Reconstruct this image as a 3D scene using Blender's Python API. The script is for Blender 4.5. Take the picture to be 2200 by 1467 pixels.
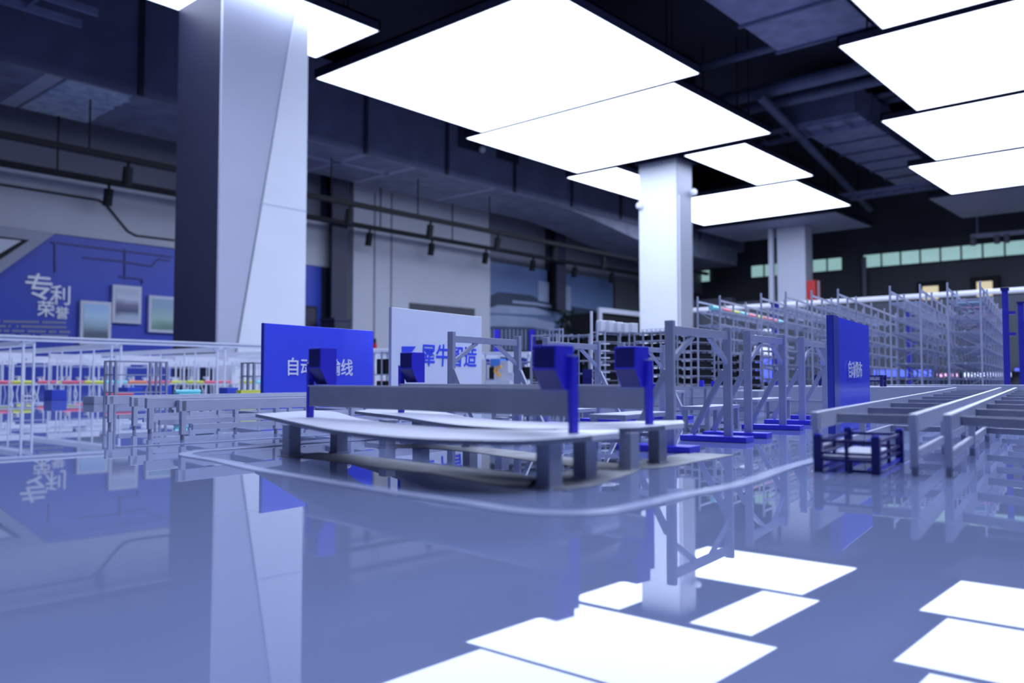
import bpy, math, random
from math import sin, cos, tan, radians as rad, pi
from mathutils import Vector, Matrix
random.seed(7)
for o in list(bpy.data.objects): bpy.data.objects.remove(o)
SC = bpy.context.scene; COL = SC.collection

# ------------------------------------------------------------------ camera, world, exposure
FPX, PIT, AZ = 1800.0, rad(2.69), rad(41.26)      # focal length in px of a 2200 px frame, upward tilt, turn from the room's long axis
TZ, CH = 0.80, 0.07                               # display table top, camera height above it
CAMZ = TZ + CH
cd = bpy.data.cameras.new('camera'); cam = bpy.data.objects.new('camera', cd); COL.objects.link(cam)
cam.location = (0, 0, CAMZ); cam.rotation_euler = (pi/2 + PIT, 0, AZ)
cd.sensor_width = 22.3; cd.lens = 22.3*FPX/2200; cd.clip_start = 0.01; cd.clip_end = 200
cd.dof.use_dof = True; cd.dof.focus_distance = 1.25; cd.dof.aperture_fstop = 3.6
SC.camera = cam
SC.view_settings.view_transform = 'Standard'; SC.view_settings.look = 'None'
SC.view_settings.gamma = 1; SC.view_settings.use_curve_mapping = False
SC.view_settings.exposure = 0.12
w = bpy.data.worlds.new('world'); SC.world = w; w.use_nodes = True
w.node_tree.nodes['Background'].inputs[0].default_value = (0.36, 0.44, 1.0, 1)
w.node_tree.nodes['Background'].inputs[1].default_value = 0.14
PANEL_COL, PANEL_STR = (0.68, 0.77, 1.0), 4.6

# ------------------------------------------------------------------ helpers
def CF(r, f, z):            # metres right of / ahead of the tripod -> world
    return Vector((r*cos(AZ) - f*sin(AZ), r*sin(AZ) + f*cos(AZ), z))
def DIR(a):                 # unit vector at azimuth a (deg) from the view axis
    return CF(sin(rad(a)), cos(rad(a)), 0)
def ray(px, py):
    x = (px - 1100)/FPX; y = (733.5 - py)/FPX
    f = cos(PIT) - y*sin(PIT); u = sin(PIT) + y*cos(PIT)
    return CF(x, f, u)
def at_z(px, py, z): d = ray(px, py); return Vector((0,0,CAMZ)) + d*((z - CAMZ)/d.z)
def at_X(px, py, X): d = ray(px, py); return Vector((0,0,CAMZ)) + d*(X/d.x)
def at_Y(px, py, Y): d = ray(px, py); return Vector((0,0,CAMZ)) + d*(Y/d.y)
FW = CF(0, 1, 0)
def at_F(px, py, f): d = ray(px, py); return Vector((0,0,CAMZ)) + d*(f/d.dot(FW))
def on(px, py, z=0.0): return at_z(px, py, TZ + z)

class MB:
    def __init__(s): s.v = []; s.f = []; s.m = []; s.mk = []
    def marks(s): return [(a, b, (s.mk[i+1][1] if i+1 < len(s.mk) else len(s.f))) for i, (a, b) in enumerate(s.mk)]
    def add(s, vs, fs, mi=0):
        n = len(s.v); s.mk.append((n, len(s.f))); s.v += [tuple(x) for x in vs]; s.f += [tuple(i+n for i in q) for q in fs]; s.m += [mi]*len(fs)
    def hexa(s, b, t, mi=0):       # four bottom points, four top points, both anticlockwise
        s.add(list(b)+list(t), [(3,2,1,0),(4,5,6,7),(0,1,5,4),(1,2,6,5),(2,3,7,6),(3,0,4,7)], mi)
    def box(s, x0, x1, y0, y1, z0, z1, mi=0):
        b = [(x0,y0),(x1,y0),(x1,y1),(x0,y1)]
        s.hexa([(x,y,z0) for x,y in b], [(x,y,z1) for x,y in b], mi)
    def obox(s, c, a, b, la, lb, z0, z1, mi=0):   # centre c, horizontal unit axes a,b, lengths
        c = Vector((c[0], c[1], 0)); q = [c - a*la/2 - b*lb/2, c + a*la/2 - b*lb/2, c + a*la/2 + b*lb/2, c - a*la/2 + b*lb/2]
        if a.cross(b).z < 0: q = q[::-1]
        s.hexa([(p.x,p.y,z0) for p in q], [(p.x,p.y,z1) for p in q], mi)
    def beam(s, p, q, wd, ht, mi=0):              # bar from p to q, wd across, ht in its own upright direction
        p = Vector(p); q = Vector(q); d = (q-p).normalized()
        up = Vector((0,0,1)) if abs(d.z) < .95 else DIR(34)
        sd = d.cross(up).normalized(); u = sd.cross(d).normalized()
        c = [(-1,-1),(1,-1),(1,1),(-1,1)]
        A = [p + sd*wd/2*i + u*ht/2*j for i,j in c]; B = [q + sd*wd/2*i + u*ht/2*j for i,j in c]
        s.hexa(A, B, mi)
    def tube(s, p, q, r, n=10, mi=0, r2=None):
        p = Vector(p); q = Vector(q); d = (q-p).normalized(); r2 = r if r2 is None else r2
        up = Vector((0,0,1)) if abs(d.z) < .95 else Vector((1,0,0))
        a = d.cross(up).normalized(); b = a.cross(d)
        V = [p + (a*cos(2*pi*i/n) + b*sin(2*pi*i/n))*r for i in range(n)] + [q + (a*cos(2*pi*i/n) + b*sin(2*pi*i/n))*r2 for i in range(n)]
        s.add(V, [(i,(i+1)%n,n+(i+1)%n,n+i) for i in range(n)] + [tuple(range(n))[::-1], tuple(range(n,2*n))], mi)
    def prism(s, pts, off, mi=0):                 # planar outline pushed along off
        n = len(pts); off = Vector(off); P = [Vector(p) for p in pts]
        s.add(P + [p+off for p in P], [tuple(range(n))[::-1], tuple(range(n,2*n))] + [(i,(i+1)%n,n+(i+1)%n,n+i) for i in range(n)], mi)
    def build(s, name, mat, parent=None, bevel=0, smooth=False):
        o0 = Vector((0,0,0))
        if parent is not None: o0 = wloc(parent)
        m = bpy.data.meshes.new(name); m.from_pydata([tuple(Vector(v)-o0) for v in s.v], [], s.f); m.update()
        for mm in (mat if isinstance(mat, list) else [mat]): m.materials.append(mm)
        for p, i in zip(m.polygons, s.m): p.material_index = i; p.use_smooth = smooth
        import bmesh
        bm = bmesh.new(); bm.from_mesh(m); bmesh.ops.recalc_face_normals(bm, faces=bm.faces[:]); bm.to_mesh(m); bm.free()
        o = bpy.data.objects.new(name, m); COL.objects.link(o)
        if parent is not None: o.parent = parent
        if bevel:
            b = o.modifiers.new('b', 'BEVEL'); b.width = bevel; b.segments = 2; b.limit_method = 'ANGLE'
        return o
def each(mb, name, mat, parent, bevel=0):       # every added solid becomes a part of its own
    for (v0, f0, f1) in mb.marks():
        k = MB(); vs = sorted({i for f in mb.f[f0:f1] for i in f}); ix = {a: n for n, a in enumerate(vs)}
        k.v = [mb.v[i] for i in vs]; k.f = [tuple(ix[i] for i in f) for f in mb.f[f0:f1]]; k.m = mb.m[f0:f1]
        k.build(name, mat, parent, bevel)
def wloc(o):
    l = Vector(o.location)
    while o.parent is not None: o = o.parent; l = l + Vector(o.location)
    return l
def tag(o, label=None, cat=None, group=None, kind=None):
    if label: o['label'] = label
    if cat: o['category'] = cat
    if group: o['group'] = group
    if kind: o['kind'] = kind
    return o
def thing(name, loc, label, cat, group=None):
    o = bpy.data.objects.new(name, None); COL.objects.link(o); o.location = loc; o.empty_display_size = .05
    return tag(o, label, cat, group)
def copy_tree(o, parent=None):
    c = o.copy(); COL.objects.link(c)
    if parent is not None: c.parent = parent
    for ch in [x for x in COL.objects if x.parent == o]: copy_tree(ch, c)
    return c
def struct(name, mb, mat): return tag(mb.build(name, mat), kind='structure')

# ------------------------------------------------------------------ materials
def mat(name, col, rough=.5, metal=0, ior=1.5, emit=None, es=0, noise=0, nscale=20, bump=0, alpha=None, trans=0):
    m = bpy.data.materials.new(name); m.use_nodes = True; N = m.node_tree.nodes; L = m.node_tree.links
    b = N['Principled BSDF']; b.inputs['Base Color'].default_value = (*col, 1); b.inputs['Roughness'].default_value = rough
    b.inputs['Metallic'].default_value = metal; b.inputs['IOR'].default_value = ior
    if trans: b.inputs['Transmission Weight'].default_value = trans
    if emit: b.inputs['Emission Color'].default_value = (*emit, 1); b.inputs['Emission Strength'].default_value = es
    if noise or bump:
        tc = N.new('ShaderNodeTexCoord'); t = N.new('ShaderNodeTexNoise'); t.inputs['Scale'].default_value = nscale; t.inputs['Detail'].default_value = 5
        L.new(tc.outputs['Object'], t.inputs['Vector'])
        if noise:
            r = N.new('ShaderNodeValToRGB'); r.color_ramp.elements[0].position = .3; r.color_ramp.elements[1].position = .7
            r.color_ramp.elements[0].color = (*[c*(1-noise) for c in col], 1); r.color_ramp.elements[1].color = (*[min(1, c*(1+noise)) for c in col], 1)
            L.new(t.outputs['Fac'], r.inputs['Fac']); L.new(r.outputs['Color'], b.inputs['Base Color'])
        if bump:
            bp = N.new('ShaderNodeBump'); bp.inputs['Strength'].default_value = bump; L.new(t.outputs['Fac'], bp.inputs['Height']); L.new(bp.outputs['Normal'], b.inputs['Normal'])
    return m
M = dict(
 ceil = mat('ceiling_paint', (.045,.048,.085), .8, noise=.15, nscale=2),
 floor = mat('floor_tile', (.16,.17,.22), .35, noise=.1, nscale=2),
 wallw = mat('wall_white', (.50,.52,.60), .6, noise=.03, nscale=1.5),
 wallg = mat('wall_grey', (.20,.21,.28), .7, noise=.05, nscale=1.5),
 walld = mat('wall_dark', (.075,.082,.10), .7, noise=.12, nscale=1),
 partition = mat('partition_dark', (.055,.062,.085), .6, noise=.1, nscale=2),
 blueprint = mat('display_blue', (.035,.07,.50), .4, noise=.08, nscale=1),
 dark = mat('dark_paint', (.03,.033,.07), .5, noise=.1, nscale=3),
 black = mat('black_metal', (.008,.009,.014), .75, noise=.1, nscale=8),
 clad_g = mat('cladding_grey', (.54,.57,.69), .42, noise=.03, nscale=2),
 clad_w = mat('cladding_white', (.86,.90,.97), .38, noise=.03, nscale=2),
 duct = mat('duct_dark', (.15,.17,.29), .55, noise=.15, nscale=3),
 duct_b = mat('duct_insulation', (.24,.26,.36), .6, noise=.2, nscale=4),
 foil = mat('foil_tape', (.60,.70,1.0), .5, metal=.0, noise=.3, nscale=9, bump=.3),
 cductl = mat('duct_galvanised', (.34,.36,.58), .45, metal=.15, noise=.2, nscale=5),
 glow = mat('panel_diffuser', (.8,.8,.8), .5, emit=PANEL_COL, es=PANEL_STR),
 pframe = mat('panel_frame', (.35,.37,.45), .5, noise=.05),
 pgrey = mat('panel_unlit', (.42,.43,.60), .5, noise=.04, nscale=1),
 win = mat('daylight_window', (.3,.45,.45), .2, emit=(.36,.62,.62), es=.62, noise=.3, nscale=3),
 table = None,
 plinth = mat('plinth_white', (.6,.62,.7), .5, noise=.03),
 mid = mat('model_mid_grey', (.55,.58,.72), .42, noise=.04, nscale=60),
 grey = mat('model_grey', (.42,.45,.59), .42, noise=.04, nscale=60),
 grey_d = mat('model_grey_dark', (.29,.31,.42), .45, noise=.05, nscale=60),
 light = mat('model_light_grey', (.62,.65,.77), .4, noise=.03, nscale=60),
 white = mat('model_white', (.80,.83,.92), .4, noise=.03, nscale=60),
 blue = mat('model_blue', (.05,.045,.78), .3, noise=.05, nscale=60),
 navy = mat('model_navy', (.013,.013,.18), .35, noise=.05, nscale=60),
 sblue = mat('sign_blue', (.115,.16,.98), .12, noise=.03, nscale=10),
 sedge = mat('sign_edge_blue', (.05,.08,.55), .2, noise=.03),
 swhite = mat('sign_white', (.76,.81,.97), .15, noise=.02),
 txtw = mat('letter_white', (.86,.88,.98), .4, noise=.02),
 txtb = mat('letter_blue', (.05,.09,.85), .4, noise=.02),
 pink = mat('roll_pink', (.85,.16,.24), .5, noise=.08), yellow = mat('roll_yellow', (.70,.72,.10), .5, noise=.08),
 cyan = mat('roll_cyan', (.25,.75,.80), .5, noise=.08), orange = mat('roll_orange', (.85,.30,.16), .5, noise=.08),
 tape = mat('table_stripe', (.46,.52,.74), .2, noise=.06, nscale=40),
 dust = mat('table_dust_reflection', (.30,.31,.34), .55, noise=.25, nscale=50),
 red = mat('fire_box_red', (.55,.03,.03), .4, noise=.05),
 strip = mat('strip_light', (.45,.47,.55), .4, emit=(.6,.66,.95), es=.42),
 warm = mat('warm_lamp', (.6,.5,.3), .4, emit=(.75,.66,.42), es=.7),
 scr_b = mat('screen_blue', (.1,.15,.6), .2, emit=(.10,.14,.95), es=.8, noise=.2, nscale=6),
 scr_w = mat('screen_white', (.6,.65,.8), .2, emit=(.62,.68,1.0), es=.9, noise=.1, nscale=6),
 scr_p = mat('screen_pink', (.8,.4,.6), .2, emit=(.95,.5,.8), es=.8, noise=.1),
 leaf = mat('plant_green', (.010,.028,.014), .6, noise=.4),
 col_side = mat('column_side_grey', (.36,.38,.46), .4, noise=.03, nscale=2),
 mast = mat('mast_blue', (.035,.035,.42), .35, noise=.05, nscale=60),
 edge = mat('deck_edge_shaded', (.20,.22,.32), .5, noise=.05, nscale=60),  # darker tone stands in for shade on the deck edges and underside
 alum = mat('frame_silver', (.5,.52,.6), .35, metal=.6, noise=.05),
)
def table_mat():
    m = bpy.data.materials.new('table_glossy_grey'); m.use_nodes = True; N = m.node_tree.nodes; L = m.node_tree.links
    b = N['Principled BSDF']; b.inputs['Roughness'].default_value = .012; b.inputs['IOR'].default_value = 1.80
    tc = N.new('ShaderNodeTexCoord'); t = N.new('ShaderNodeTexNoise'); t.inputs['Scale'].default_value = 1.3
    r = N.new('ShaderNodeValToRGB'); r.color_ramp.elements[0].color = (.205,.25,.44,1); r.color_ramp.elements[1].color = (.225,.27,.465,1)
    L.new(tc.outputs['Object'], t.inputs['Vector']); L.new(t.outputs['Fac'], r.inputs['Fac']); L.new(r.outputs['Color'], b.inputs['Base Color'])
    return m
M['table'] = table_mat()
for k_, c_ in (('sblue', (.13,.18,1.0,1)),):
    m_ = M[k_]; N_ = m_.node_tree.nodes; L_ = m_.node_tree.links; tr = N_.new('ShaderNodeBsdfTranslucent'); tr.inputs['Color'].default_value = c_
    mx = N_.new('ShaderNodeMixShader'); mx.inputs[0].default_value = .35; L_.new(N_['Principled BSDF'].outputs[0], mx.inputs[1]); L_.new(tr.outputs[0], mx.inputs[2]); L_.new(mx.outputs[0], N_['Material Output'].inputs['Surface'])
def photo_mat(name, stops, axis=2, lo=0, hi=1, nz=.0, ns=4):   # a printed picture: colour bands along an axis of the print
    m = bpy.data.materials.new(name); m.use_nodes = True; N = m.node_tree.nodes; L = m.node_tree.links
    b = N['Principled BSDF']; b.inputs['Roughness'].default_value = .4
    tc = N.new('ShaderNodeTexCoord'); sp = N.new('ShaderNodeSeparateXYZ'); mr = N.new('ShaderNodeMapRange'); r = N.new('ShaderNodeValToRGB')
    mr.inputs['From Min'].default_value = lo; mr.inputs['From Max'].default_value = hi
    t = N.new('ShaderNodeTexNoise'); t.inputs['Scale'].default_value = ns; ad = N.new('ShaderNodeMath'); ad.operation = 'MULTIPLY_ADD'; ad.inputs[1].default_value = nz
    L.new(tc.outputs['Object'], sp.inputs[0]); L.new(tc.outputs['Object'], t.inputs['Vector']); L.new(sp.outputs[axis], mr.inputs['Value'])
    L.new(t.outputs['Fac'], ad.inputs[0]); L.new(mr.outputs[0], ad.inputs[2]); L.new(ad.outputs[0], r.inputs['Fac']); L.new(r.outputs['Color'], b.inputs['Base Color'])
    el = r.color_ramp.elements
    while len(el) < len(stops): el.new(.5)
    for e, (p, c) in zip(el, stops): e.position = p; e.color = (*c, 1)
    return m
def text(body, name, size, origin, right, up, m, parent, depth=.001, bold=.0, shear=0, sx=1.0):
    c = bpy.data.curves.new('t', 'FONT'); c.body = body; c.size = size; c.extrude = depth/2; c.offset = bold*size; c.shear = shear; c.resolution_u = 2
    o = bpy.data.objects.new('t', c); COL.objects.link(o)
    dg = bpy.context.evaluated_depsgraph_get(); me = bpy.data.meshes.new_from_object(o.evaluated_get(dg))
    bpy.data.objects.remove(o)
    right = Vector(right).normalized(); up = Vector(up).normalized(); nn = right.cross(up)
    o0 = wloc(parent)
    for v in me.vertices: v.co = Vector(origin) + right*v.co.x*sx + up*v.co.y + nn*v.co.z - o0
    me.materials.clear(); me.materials.append(m)
    for p in me.polygons: p.material_index = 0
    k = bpy.data.objects.new(name, me); COL.objects.link(k); k.parent = parent
    return k

ordn = ['first','second','third','fourth','fifth','sixth','seventh','eighth','ninth','tenth','eleventh','twelfth']
# ------------------------------------------------------------------ room shell
H = 3.0                                            # light panels hang this far above the camera
WX, FY, CZ = -10.0, 18.5, 5.35
b = MB(); b.box(WX-.3, 12, -12, FY+.3, -.1, 0); struct('floor', b, M['floor'])
b = MB(); b.box(WX-.3, 12, -12, FY+.3, CZ, CZ+.15); struct('ceiling', b, M['ceil'])
zt = lambda px, py: at_X(px, py, WX).z
z_blue_t = zt(300, 527); z_wht_t = zt(0, 363)
def ywall(px): return at_X(px, 700, WX).y
b = MB(); b.box(WX-.3, WX, -12, FY, 0, CZ); struct('wall_left', b, M['wallg'])
b = MB(); b.box(WX, 12, FY, FY+.3, 0, CZ); struct('wall_far', b, M['walld'])
# upper white cladding band of the left wall, with its groove lines
b = MB(); b.box(WX, WX+.10, -2, ywall(712), z_blue_t, z_wht_t); o = struct('trim_1', b, M['wallw'])
g = MB()
P = [at_X(x, y, WX+.112) for x, y in [(-200,380),(0,396),(212,430),(228,440),(274,496),(292,506),(375,516)]]
for p, q in zip(P, P[1:]): g.beam(p, q, .02, .018)
g.build('groove_line', M['black'], o)
# plain white wall section right of the dark post
b = MB(); b.box(WX, WX+.12, ywall(747), ywall(1042), 0, at_X(900, 385, WX).z+.3); o = struct('trim_2', b, M['wallw'])
g = MB()
for px in (805, 841): p = at_X(px, 600, WX+.13); g.box(p.x-.01, p.x, p.y-.012, p.y+.012, 1.0, zt(px, 420))
g.build('panel_joint', M['wallg'], o)
p0 = at_X(880, 650, WX+.13); p1 = at_X(1020, 672, WX+.13)
b = MB(); b.box(WX+.12, WX+.135, p0.y, p1.y, at_X(880, 668, WX+.13).z-.12, p0.z); tag(b.build('wall_niche', M['walld']), 'dark horizontal slot in the white wall above the white sign', 'niche')
# dark steel posts on the wall
for px0, px1, lab in ((713, 746, 'dark steel wall post standing nearer, between blue display and white wall'), (1197, 1216, 'dark steel wall post above the mural, farther down the wall')):
    ya, yb = at_X(px0, 600, WX+.3).y, at_X(px1, 600, WX+.3).y
    t = thing('wall_post', (WX+.2, (ya+yb)/2, 0), lab, 'post')
    b = MB(); b.box(WX+.02, WX+.06, ya, yb, 0.0 if px0 < 900 else 2.2, CZ); b.box(WX+.26, WX+.30, ya, yb, 0.0 if px0 < 900 else 2.2, CZ); b.build('flange', M['dark'], t)
    b = MB(); b.box(WX+.06, WX+.26, (ya+yb)/2-.03, (ya+yb)/2+.03, 0.0 if px0 < 900 else 2.2, CZ); b.build('web', M['black'], t)
# ------------------------------------------------------------------ blue honours display on the left wall
yb0, yb1 = -1.5, at_X(713, 600, WX+.3).y - .02
t = thing('display_board', (WX+.06, (yb0+yb1)/2, 0), 'blue wall display with large white characters and hanging photos', 'display')
b = MB(); b.box(WX+.01, WX+.08, yb0, yb1, 0.02, z_blue_t-.005); b.build('board', M['blueprint'], t)
S = WX + .085
g = MB()
for pts in ([(110,520),(370,552)], [(118,522),(118,585)], [(268,535),(268,600)], [(178,553),(250,560),(325,572),(340,557),(366,560)], [(255,594),(305,600),(305,610)]):
    P = [at_X(x, y, S) for x, y in pts]
    for p, q in zip(P, P[1:]): g.beam(p, q, .02, .015)
g.build('circuit_line', M['navy'], t)
RT, UP = Vector((0,1,0)), Vector((0,0,1))
for ch, px, py, h, nm in (('专', 50, 636, 54, 0), ('利', 106, 649, 40, 0), ('荣', 78, 676, 33, 0), ('誉', 117, 682, 26, 0)):
    p = at_X(px, py, S); q = at_X(px, py-h, S); s = (q.z - p.z)
    text(ch, 'character', s*1.12, p, RT, UP, M['txtw'], t, .02, .012)
g = MB()                                            # blurred caption lines, as rows of small strokes
for r_, (y0, x1) in enumerate(((688, 140), (698, 147), (708, 147), (717, 147))):
    x = -40
    while x < x1:
        wd = random.uniform(3, 5)
        if random.random() < .85:
            p = at_X(x, y0 + x*.02, S); q = at_X(x+wd, y0+4.5 + x*.02, S)
            g.box(S-.004, S+.004, p.y, q.y, q.z, p.z)
        x += wd + 1.6
g.build('caption_text', M['pframe'], t)
# pictures on the display
def hung(px0, py0, px1, py1, lab, stops, ax=2, nz=.25):
    a = at_X(px0, py0, S+.05); c = at_X(px1, py1, S+.05)
    z0, z1 = c.z, a.z
    k = thing('framed_photo', (S+.02, (a.y+c.y)/2, z0), lab, 'picture', 'photos hung on the blue display')
    b = MB(); b.box(S, S+.05, a.y, c.y, z0, z1); b.build('frame', M['light'], k)
    d = .035; b = MB(); b.box(S+.05, S+.055, a.y+d, c.y-d, z0+d, z1-d)
    b.build('print', photo_mat('print_'+str(px0), stops, ax, d, z1-z0-d, nz, 2.5), k)
hung(174, 645, 238, 742, 'left hanging photo, pale sky above a dark tree', [(0,(.10,.16,.10)),(.35,(.12,.15,.22)),(.55,(.35,.5,.6)),(.8,(.5,.72,.9)),(1,(.4,.6,.9))])
hung(243, 611, 303, 696, 'highest hanging photo, grey hall with dark shape', [(0,(.5,.6,.75)),(.3,(.45,.55,.7)),(.45,(.10,.11,.22)),(.65,(.2,.2,.35)),(.85,(.6,.65,.8)),(1,(.5,.55,.7))], 2, .35)
hung(321, 634, 385, 716, 'right hanging photo beside the dark column, green and blue', [(0,(.12,.2,.18)),(.4,(.2,.35,.3)),(.6,(.4,.6,.55)),(1,(.3,.45,.6))], 2, .5)
# slanted dark monitor wedge at the left edge
k = thing('wall_screen', (S+.05, ywall(0), 1.5), 'dark slanted framed screen at the left edge of the wall display', 'screen')
b = MB(); P = [at_X(x, y, S) for x, y in [(-160,467),(112,503),(-40,612),(-160,640)]]; b.prism(P, (.10,0,0)); b.build('surround', M['grey_d'], k)
b = MB(); P = [at_X(x, y, S+.10) for x, y in [(-150,490),(62,516),(-20,570),(-150,600)]]; b.prism(P, (.02,0,0)); b.build('bezel', M['black'], k)
b = MB(); P = [at_X(x, y, S+.12) for x, y in [(-140,498),(46,517),(-30,562),(-140,580)]]; b.prism(P, (.006,0,0)); b.build('glass', M['clad_g'], k)
# black monitor on the blue board beside the column
a = at_X(652, 656, S+.1); c = at_X(683, 712, S+.1)
k = thing('wall_monitor', (S+.05, (a.y+c.y)/2, c.z), 'black wall monitor on the blue display right of the near column', 'monitor')
b = MB(); b.box(S, S+.08, a.y-.4, c.y, c.z, a.z); b.build('housing', M['black'], k)
b = MB(); b.box(S+.08, S+.085, a.y-.37, c.y-.03, c.z+.03, a.z-.03); b.build('glass', M['dark'], k)
b = MB(); p = at_X(725, 690, WX+.5); b.box(WX+.3, WX+.6, p.y-.12, p.y+.15, 0, p.z); b.box(WX+.28, WX+.62, p.y-.14, p.y+.17, p.z, p.z+.04)
tag(b.build('equipment_cabinet', M['dark']), 'dark cabinet at the foot of the near wall post', 'cabinet')
a = at_X(805, 738, -9.3); t = thing('fire_extinguisher', (a.x, a.y, 0), 'small red extinguisher stand against the white wall between the two signs', 'extinguisher')
b = MB(); b.tube((a.x, a.y, .0), (a.x, a.y, a.z), .032, 14); b.build('cylinder', M['red'], t, smooth=True)
b = MB(); b.tube((a.x, a.y, a.z), (a.x, a.y, a.z+.07), .022, 10); b.build('valve', M['black'], t)

# ------------------------------------------------------------------ mural photo wall
y0, y1 = ywall(1043), ywall(1312); zt_ = at_X(1087, 568, WX).z
k = thing('wall_mural', (WX+.05, (y0+y1)/2, 0), 'wide wall mural of a pale modern building under a blue sky', 'mural')
b = MB(); b.box(WX+.01, WX+.06, y0, y1, .3, zt_)
b.build('print', photo_mat('mural_sky', [(0,(.05,.06,.09)),(.35,(.06,.08,.14)),(.55,(.08,.11,.20)),(.75,(.14,.21,.38)),(1,(.09,.15,.32))], 2, .6, zt_, .12, .8), k)
def mural(pts, m, name, d=.01):
    b = MB(); P = [at_X(x, y, WX+.062) for x, y in pts]; b.prism(P, (d,0,0)); return b.build(name, m, k)
MW = mat('mural_pale', (.26,.32,.47), .5, noise=.12, nscale=2); MD = mat('mural_dark', (.03,.045,.09), .5, noise=.2, nscale=2)
mural([(1044,640),(1070,627),(1140,634),(1170,648),(1310,672),(1310,684),(1180,668),(1150,664),(1044,660)], MD, 'far_city')
mural([(1044,664),(1070,655),(1150,661),(1182,672),(1182,678),(1044,672)], MW, 'upper_terrace', .014)
mural([(1044,682),(1060,676),(1140,682),(1190,694),(1190,712),(1140,703),(1044,700)], MW, 'curved_roof', .016)
mural([(1100,645),(1150,650),(1230,664),(1230,668),(1150,656),(1100,651)], MW, 'roof_edge', .014)
mural([(1044,704),(1140,706),(1190,716),(1190,760),(1044,760)], MD, 'ground_floor', .012)
for i in range(16):
    x = 1050 + i*8.5; mural([(x,707+max(0,(x-1140))*.15),(x+3,707+max(0,(x-1140))*.15),(x+3,752),(x,752)], MW, 'facade_fin', .018)
for x in (1060, 1135): mural([(x,708),(x+12,708),(x+12,756),(x,756)], M['blue'], 'blue_banner', .02)
mural([(1155,603),(1178,607),(1178,650),(1155,646)], MW, 'tower', .014); mural([(1203,612),(1225,616),(1225,664),(1203,660)], MW, 'tower', .014)
t2 = thing('potted_tree', (WX+.7, at_X(1212, 700, WX+.7).y, 0), 'slim dark green tree standing in front of the mural', 'plant')
b = MB(); py_ = at_X(1212, 700, WX+.7).y
for i in range(160):
    zz = random.uniform(1.0, at_X(1212, 662, WX+.7).z); wd = .42*(1.15 - zz/2.6); a = random.uniform(0, 6.28)
    c = Vector((WX+.7+cos(a)*wd*random.random()*.7, py_+sin(a)*wd*random.random()*1.6, zz)); s = random.uniform(.05,.10)
    n1 = Vector((random.uniform(-1,1), random.uniform(-1,1), random.uniform(-1,1))).normalized(); n2 = n1.cross(Vector((0,0,1))).normalized()
    b.add([c-n1*s, c+n2*s*.5, c+n1*s, c-n2*s*.5], [(0,1,2,3)])
b.build('foliage', M['leaf'], t2)
b = MB(); b.tube((WX+.7, py_, .3), (WX+.7, py_, 2.0), .03); b.build('trunk', M['dark'], t2)
b = MB(); b.tube((WX+.7, py_, 0), (WX+.7, py_, .4), .16, 16, 0, .2); b.build('pot', M['black'], t2)
# brownish wall and doorway beyond the mural
b = MB(); b.box(WX, WX+.1, ywall(1314), FY, 0, zt(1330, 605)); struct('trim_3', b, M['walld'])
ya, yb = at_X(1292, 700, WX+1).y, at_X(1400, 700, WX+1).y; za = at_X(1340, 676, WX+1).z
k = thing('booth_doorway', (WX+.6, (ya+yb)/2, 0), 'dark booth opening with a thin pale frame left of the middle column', 'booth')
b = MB(); b.box(WX+.12, WX+.95, ya, yb, 0, za); b.build('interior', M['black'], k)
b = MB(); b.box(WX+.95, WX+1.0, ya-.06, yb, za, za+.09); b.box(WX+.95, WX+1.0, ya-.06, ya+.03, 0, za); b.build('frame', M['light'], k)

# ------------------------------------------------------------------ columns
t = thing('clad_column', (-6.05, 3.85, 0), 'near tall column, dark on one face, slanting cladding painted shaded grey and lit white', 'column')
cx1 = -5.72; cy0 = at_X(470, 600, cx1).y; cy1 = at_X(654, 600, cx1).y; cx0 = at_Y(374, 600, cy0).x
t.location = ((cx0+cx1)/2, (cy0+cy1)/2, 0)
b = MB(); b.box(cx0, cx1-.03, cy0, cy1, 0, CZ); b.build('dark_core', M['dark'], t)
def onface(px, py): return at_X(px, py, cx1)
zb, zu = 0, CZ
yt = lambda z: None
pA, pB = onface(638, 0), onface(512, 738)            # the slanting fold
def fold(z): s = (z - pB.z)/(pA.z - pB.z); return pB.y + (pA.y - pB.y)*s
zc = pB.z + (cy0+.02 - pB.y)/((pA.y-pB.y)/(pA.z-pB.z))
zc = max(zc, 0); ztop = min(CZ, pA.z + (cy1 - pA.y)/((pA.y-pB.y)/(pA.z-pB.z)))
b = MB(); b.prism([(cx1-.03, cy0, zc), (cx1-.03, fold(ztop), ztop), (cx1-.03, cy1, CZ), (cx1-.03, cy0, CZ)], (.03,0,0)); b.build('shaded_grey_facet', M['clad_g'], t)  # grey here and white below put the facets' uneven lighting into their colours
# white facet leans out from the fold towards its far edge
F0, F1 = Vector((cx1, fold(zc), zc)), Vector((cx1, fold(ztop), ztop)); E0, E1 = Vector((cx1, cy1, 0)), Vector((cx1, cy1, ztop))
b = MB(); b.prism([(cx1-.03, cy0, 0), (cx1-.03, cy1, 0), (cx1-.03, cy1, ztop), (cx1-.03, fold(zc), zc)], (.045,0,0)); b.build('lit_white_facet', M['clad_w'], t)
b = MB(); p = at_X(560, 432, cx1+.017); b.box(cx1+.014, cx1+.0165, p.y, cy1, p.z-.02, p.z-.012); b.build('cladding_joint', M['clad_g'], t)
t = thing('square_column', (-6.05, 10.16, 0), 'middle pale square column under the lit ceiling panels', 'column', )
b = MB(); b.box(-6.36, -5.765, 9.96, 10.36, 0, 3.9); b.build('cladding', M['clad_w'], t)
b = MB(); b.box(-5.765, -5.75, 9.965, 10.36, 0, 3.9); b.build('side_face', M['col_side'], t)  # thin darker grey layer over the column's right face
b = MB(); b.box(-6.4, -5.71, 9.9, 10.42, 3.9, CZ); b.build('dark_head', M['dark'], t)
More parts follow.
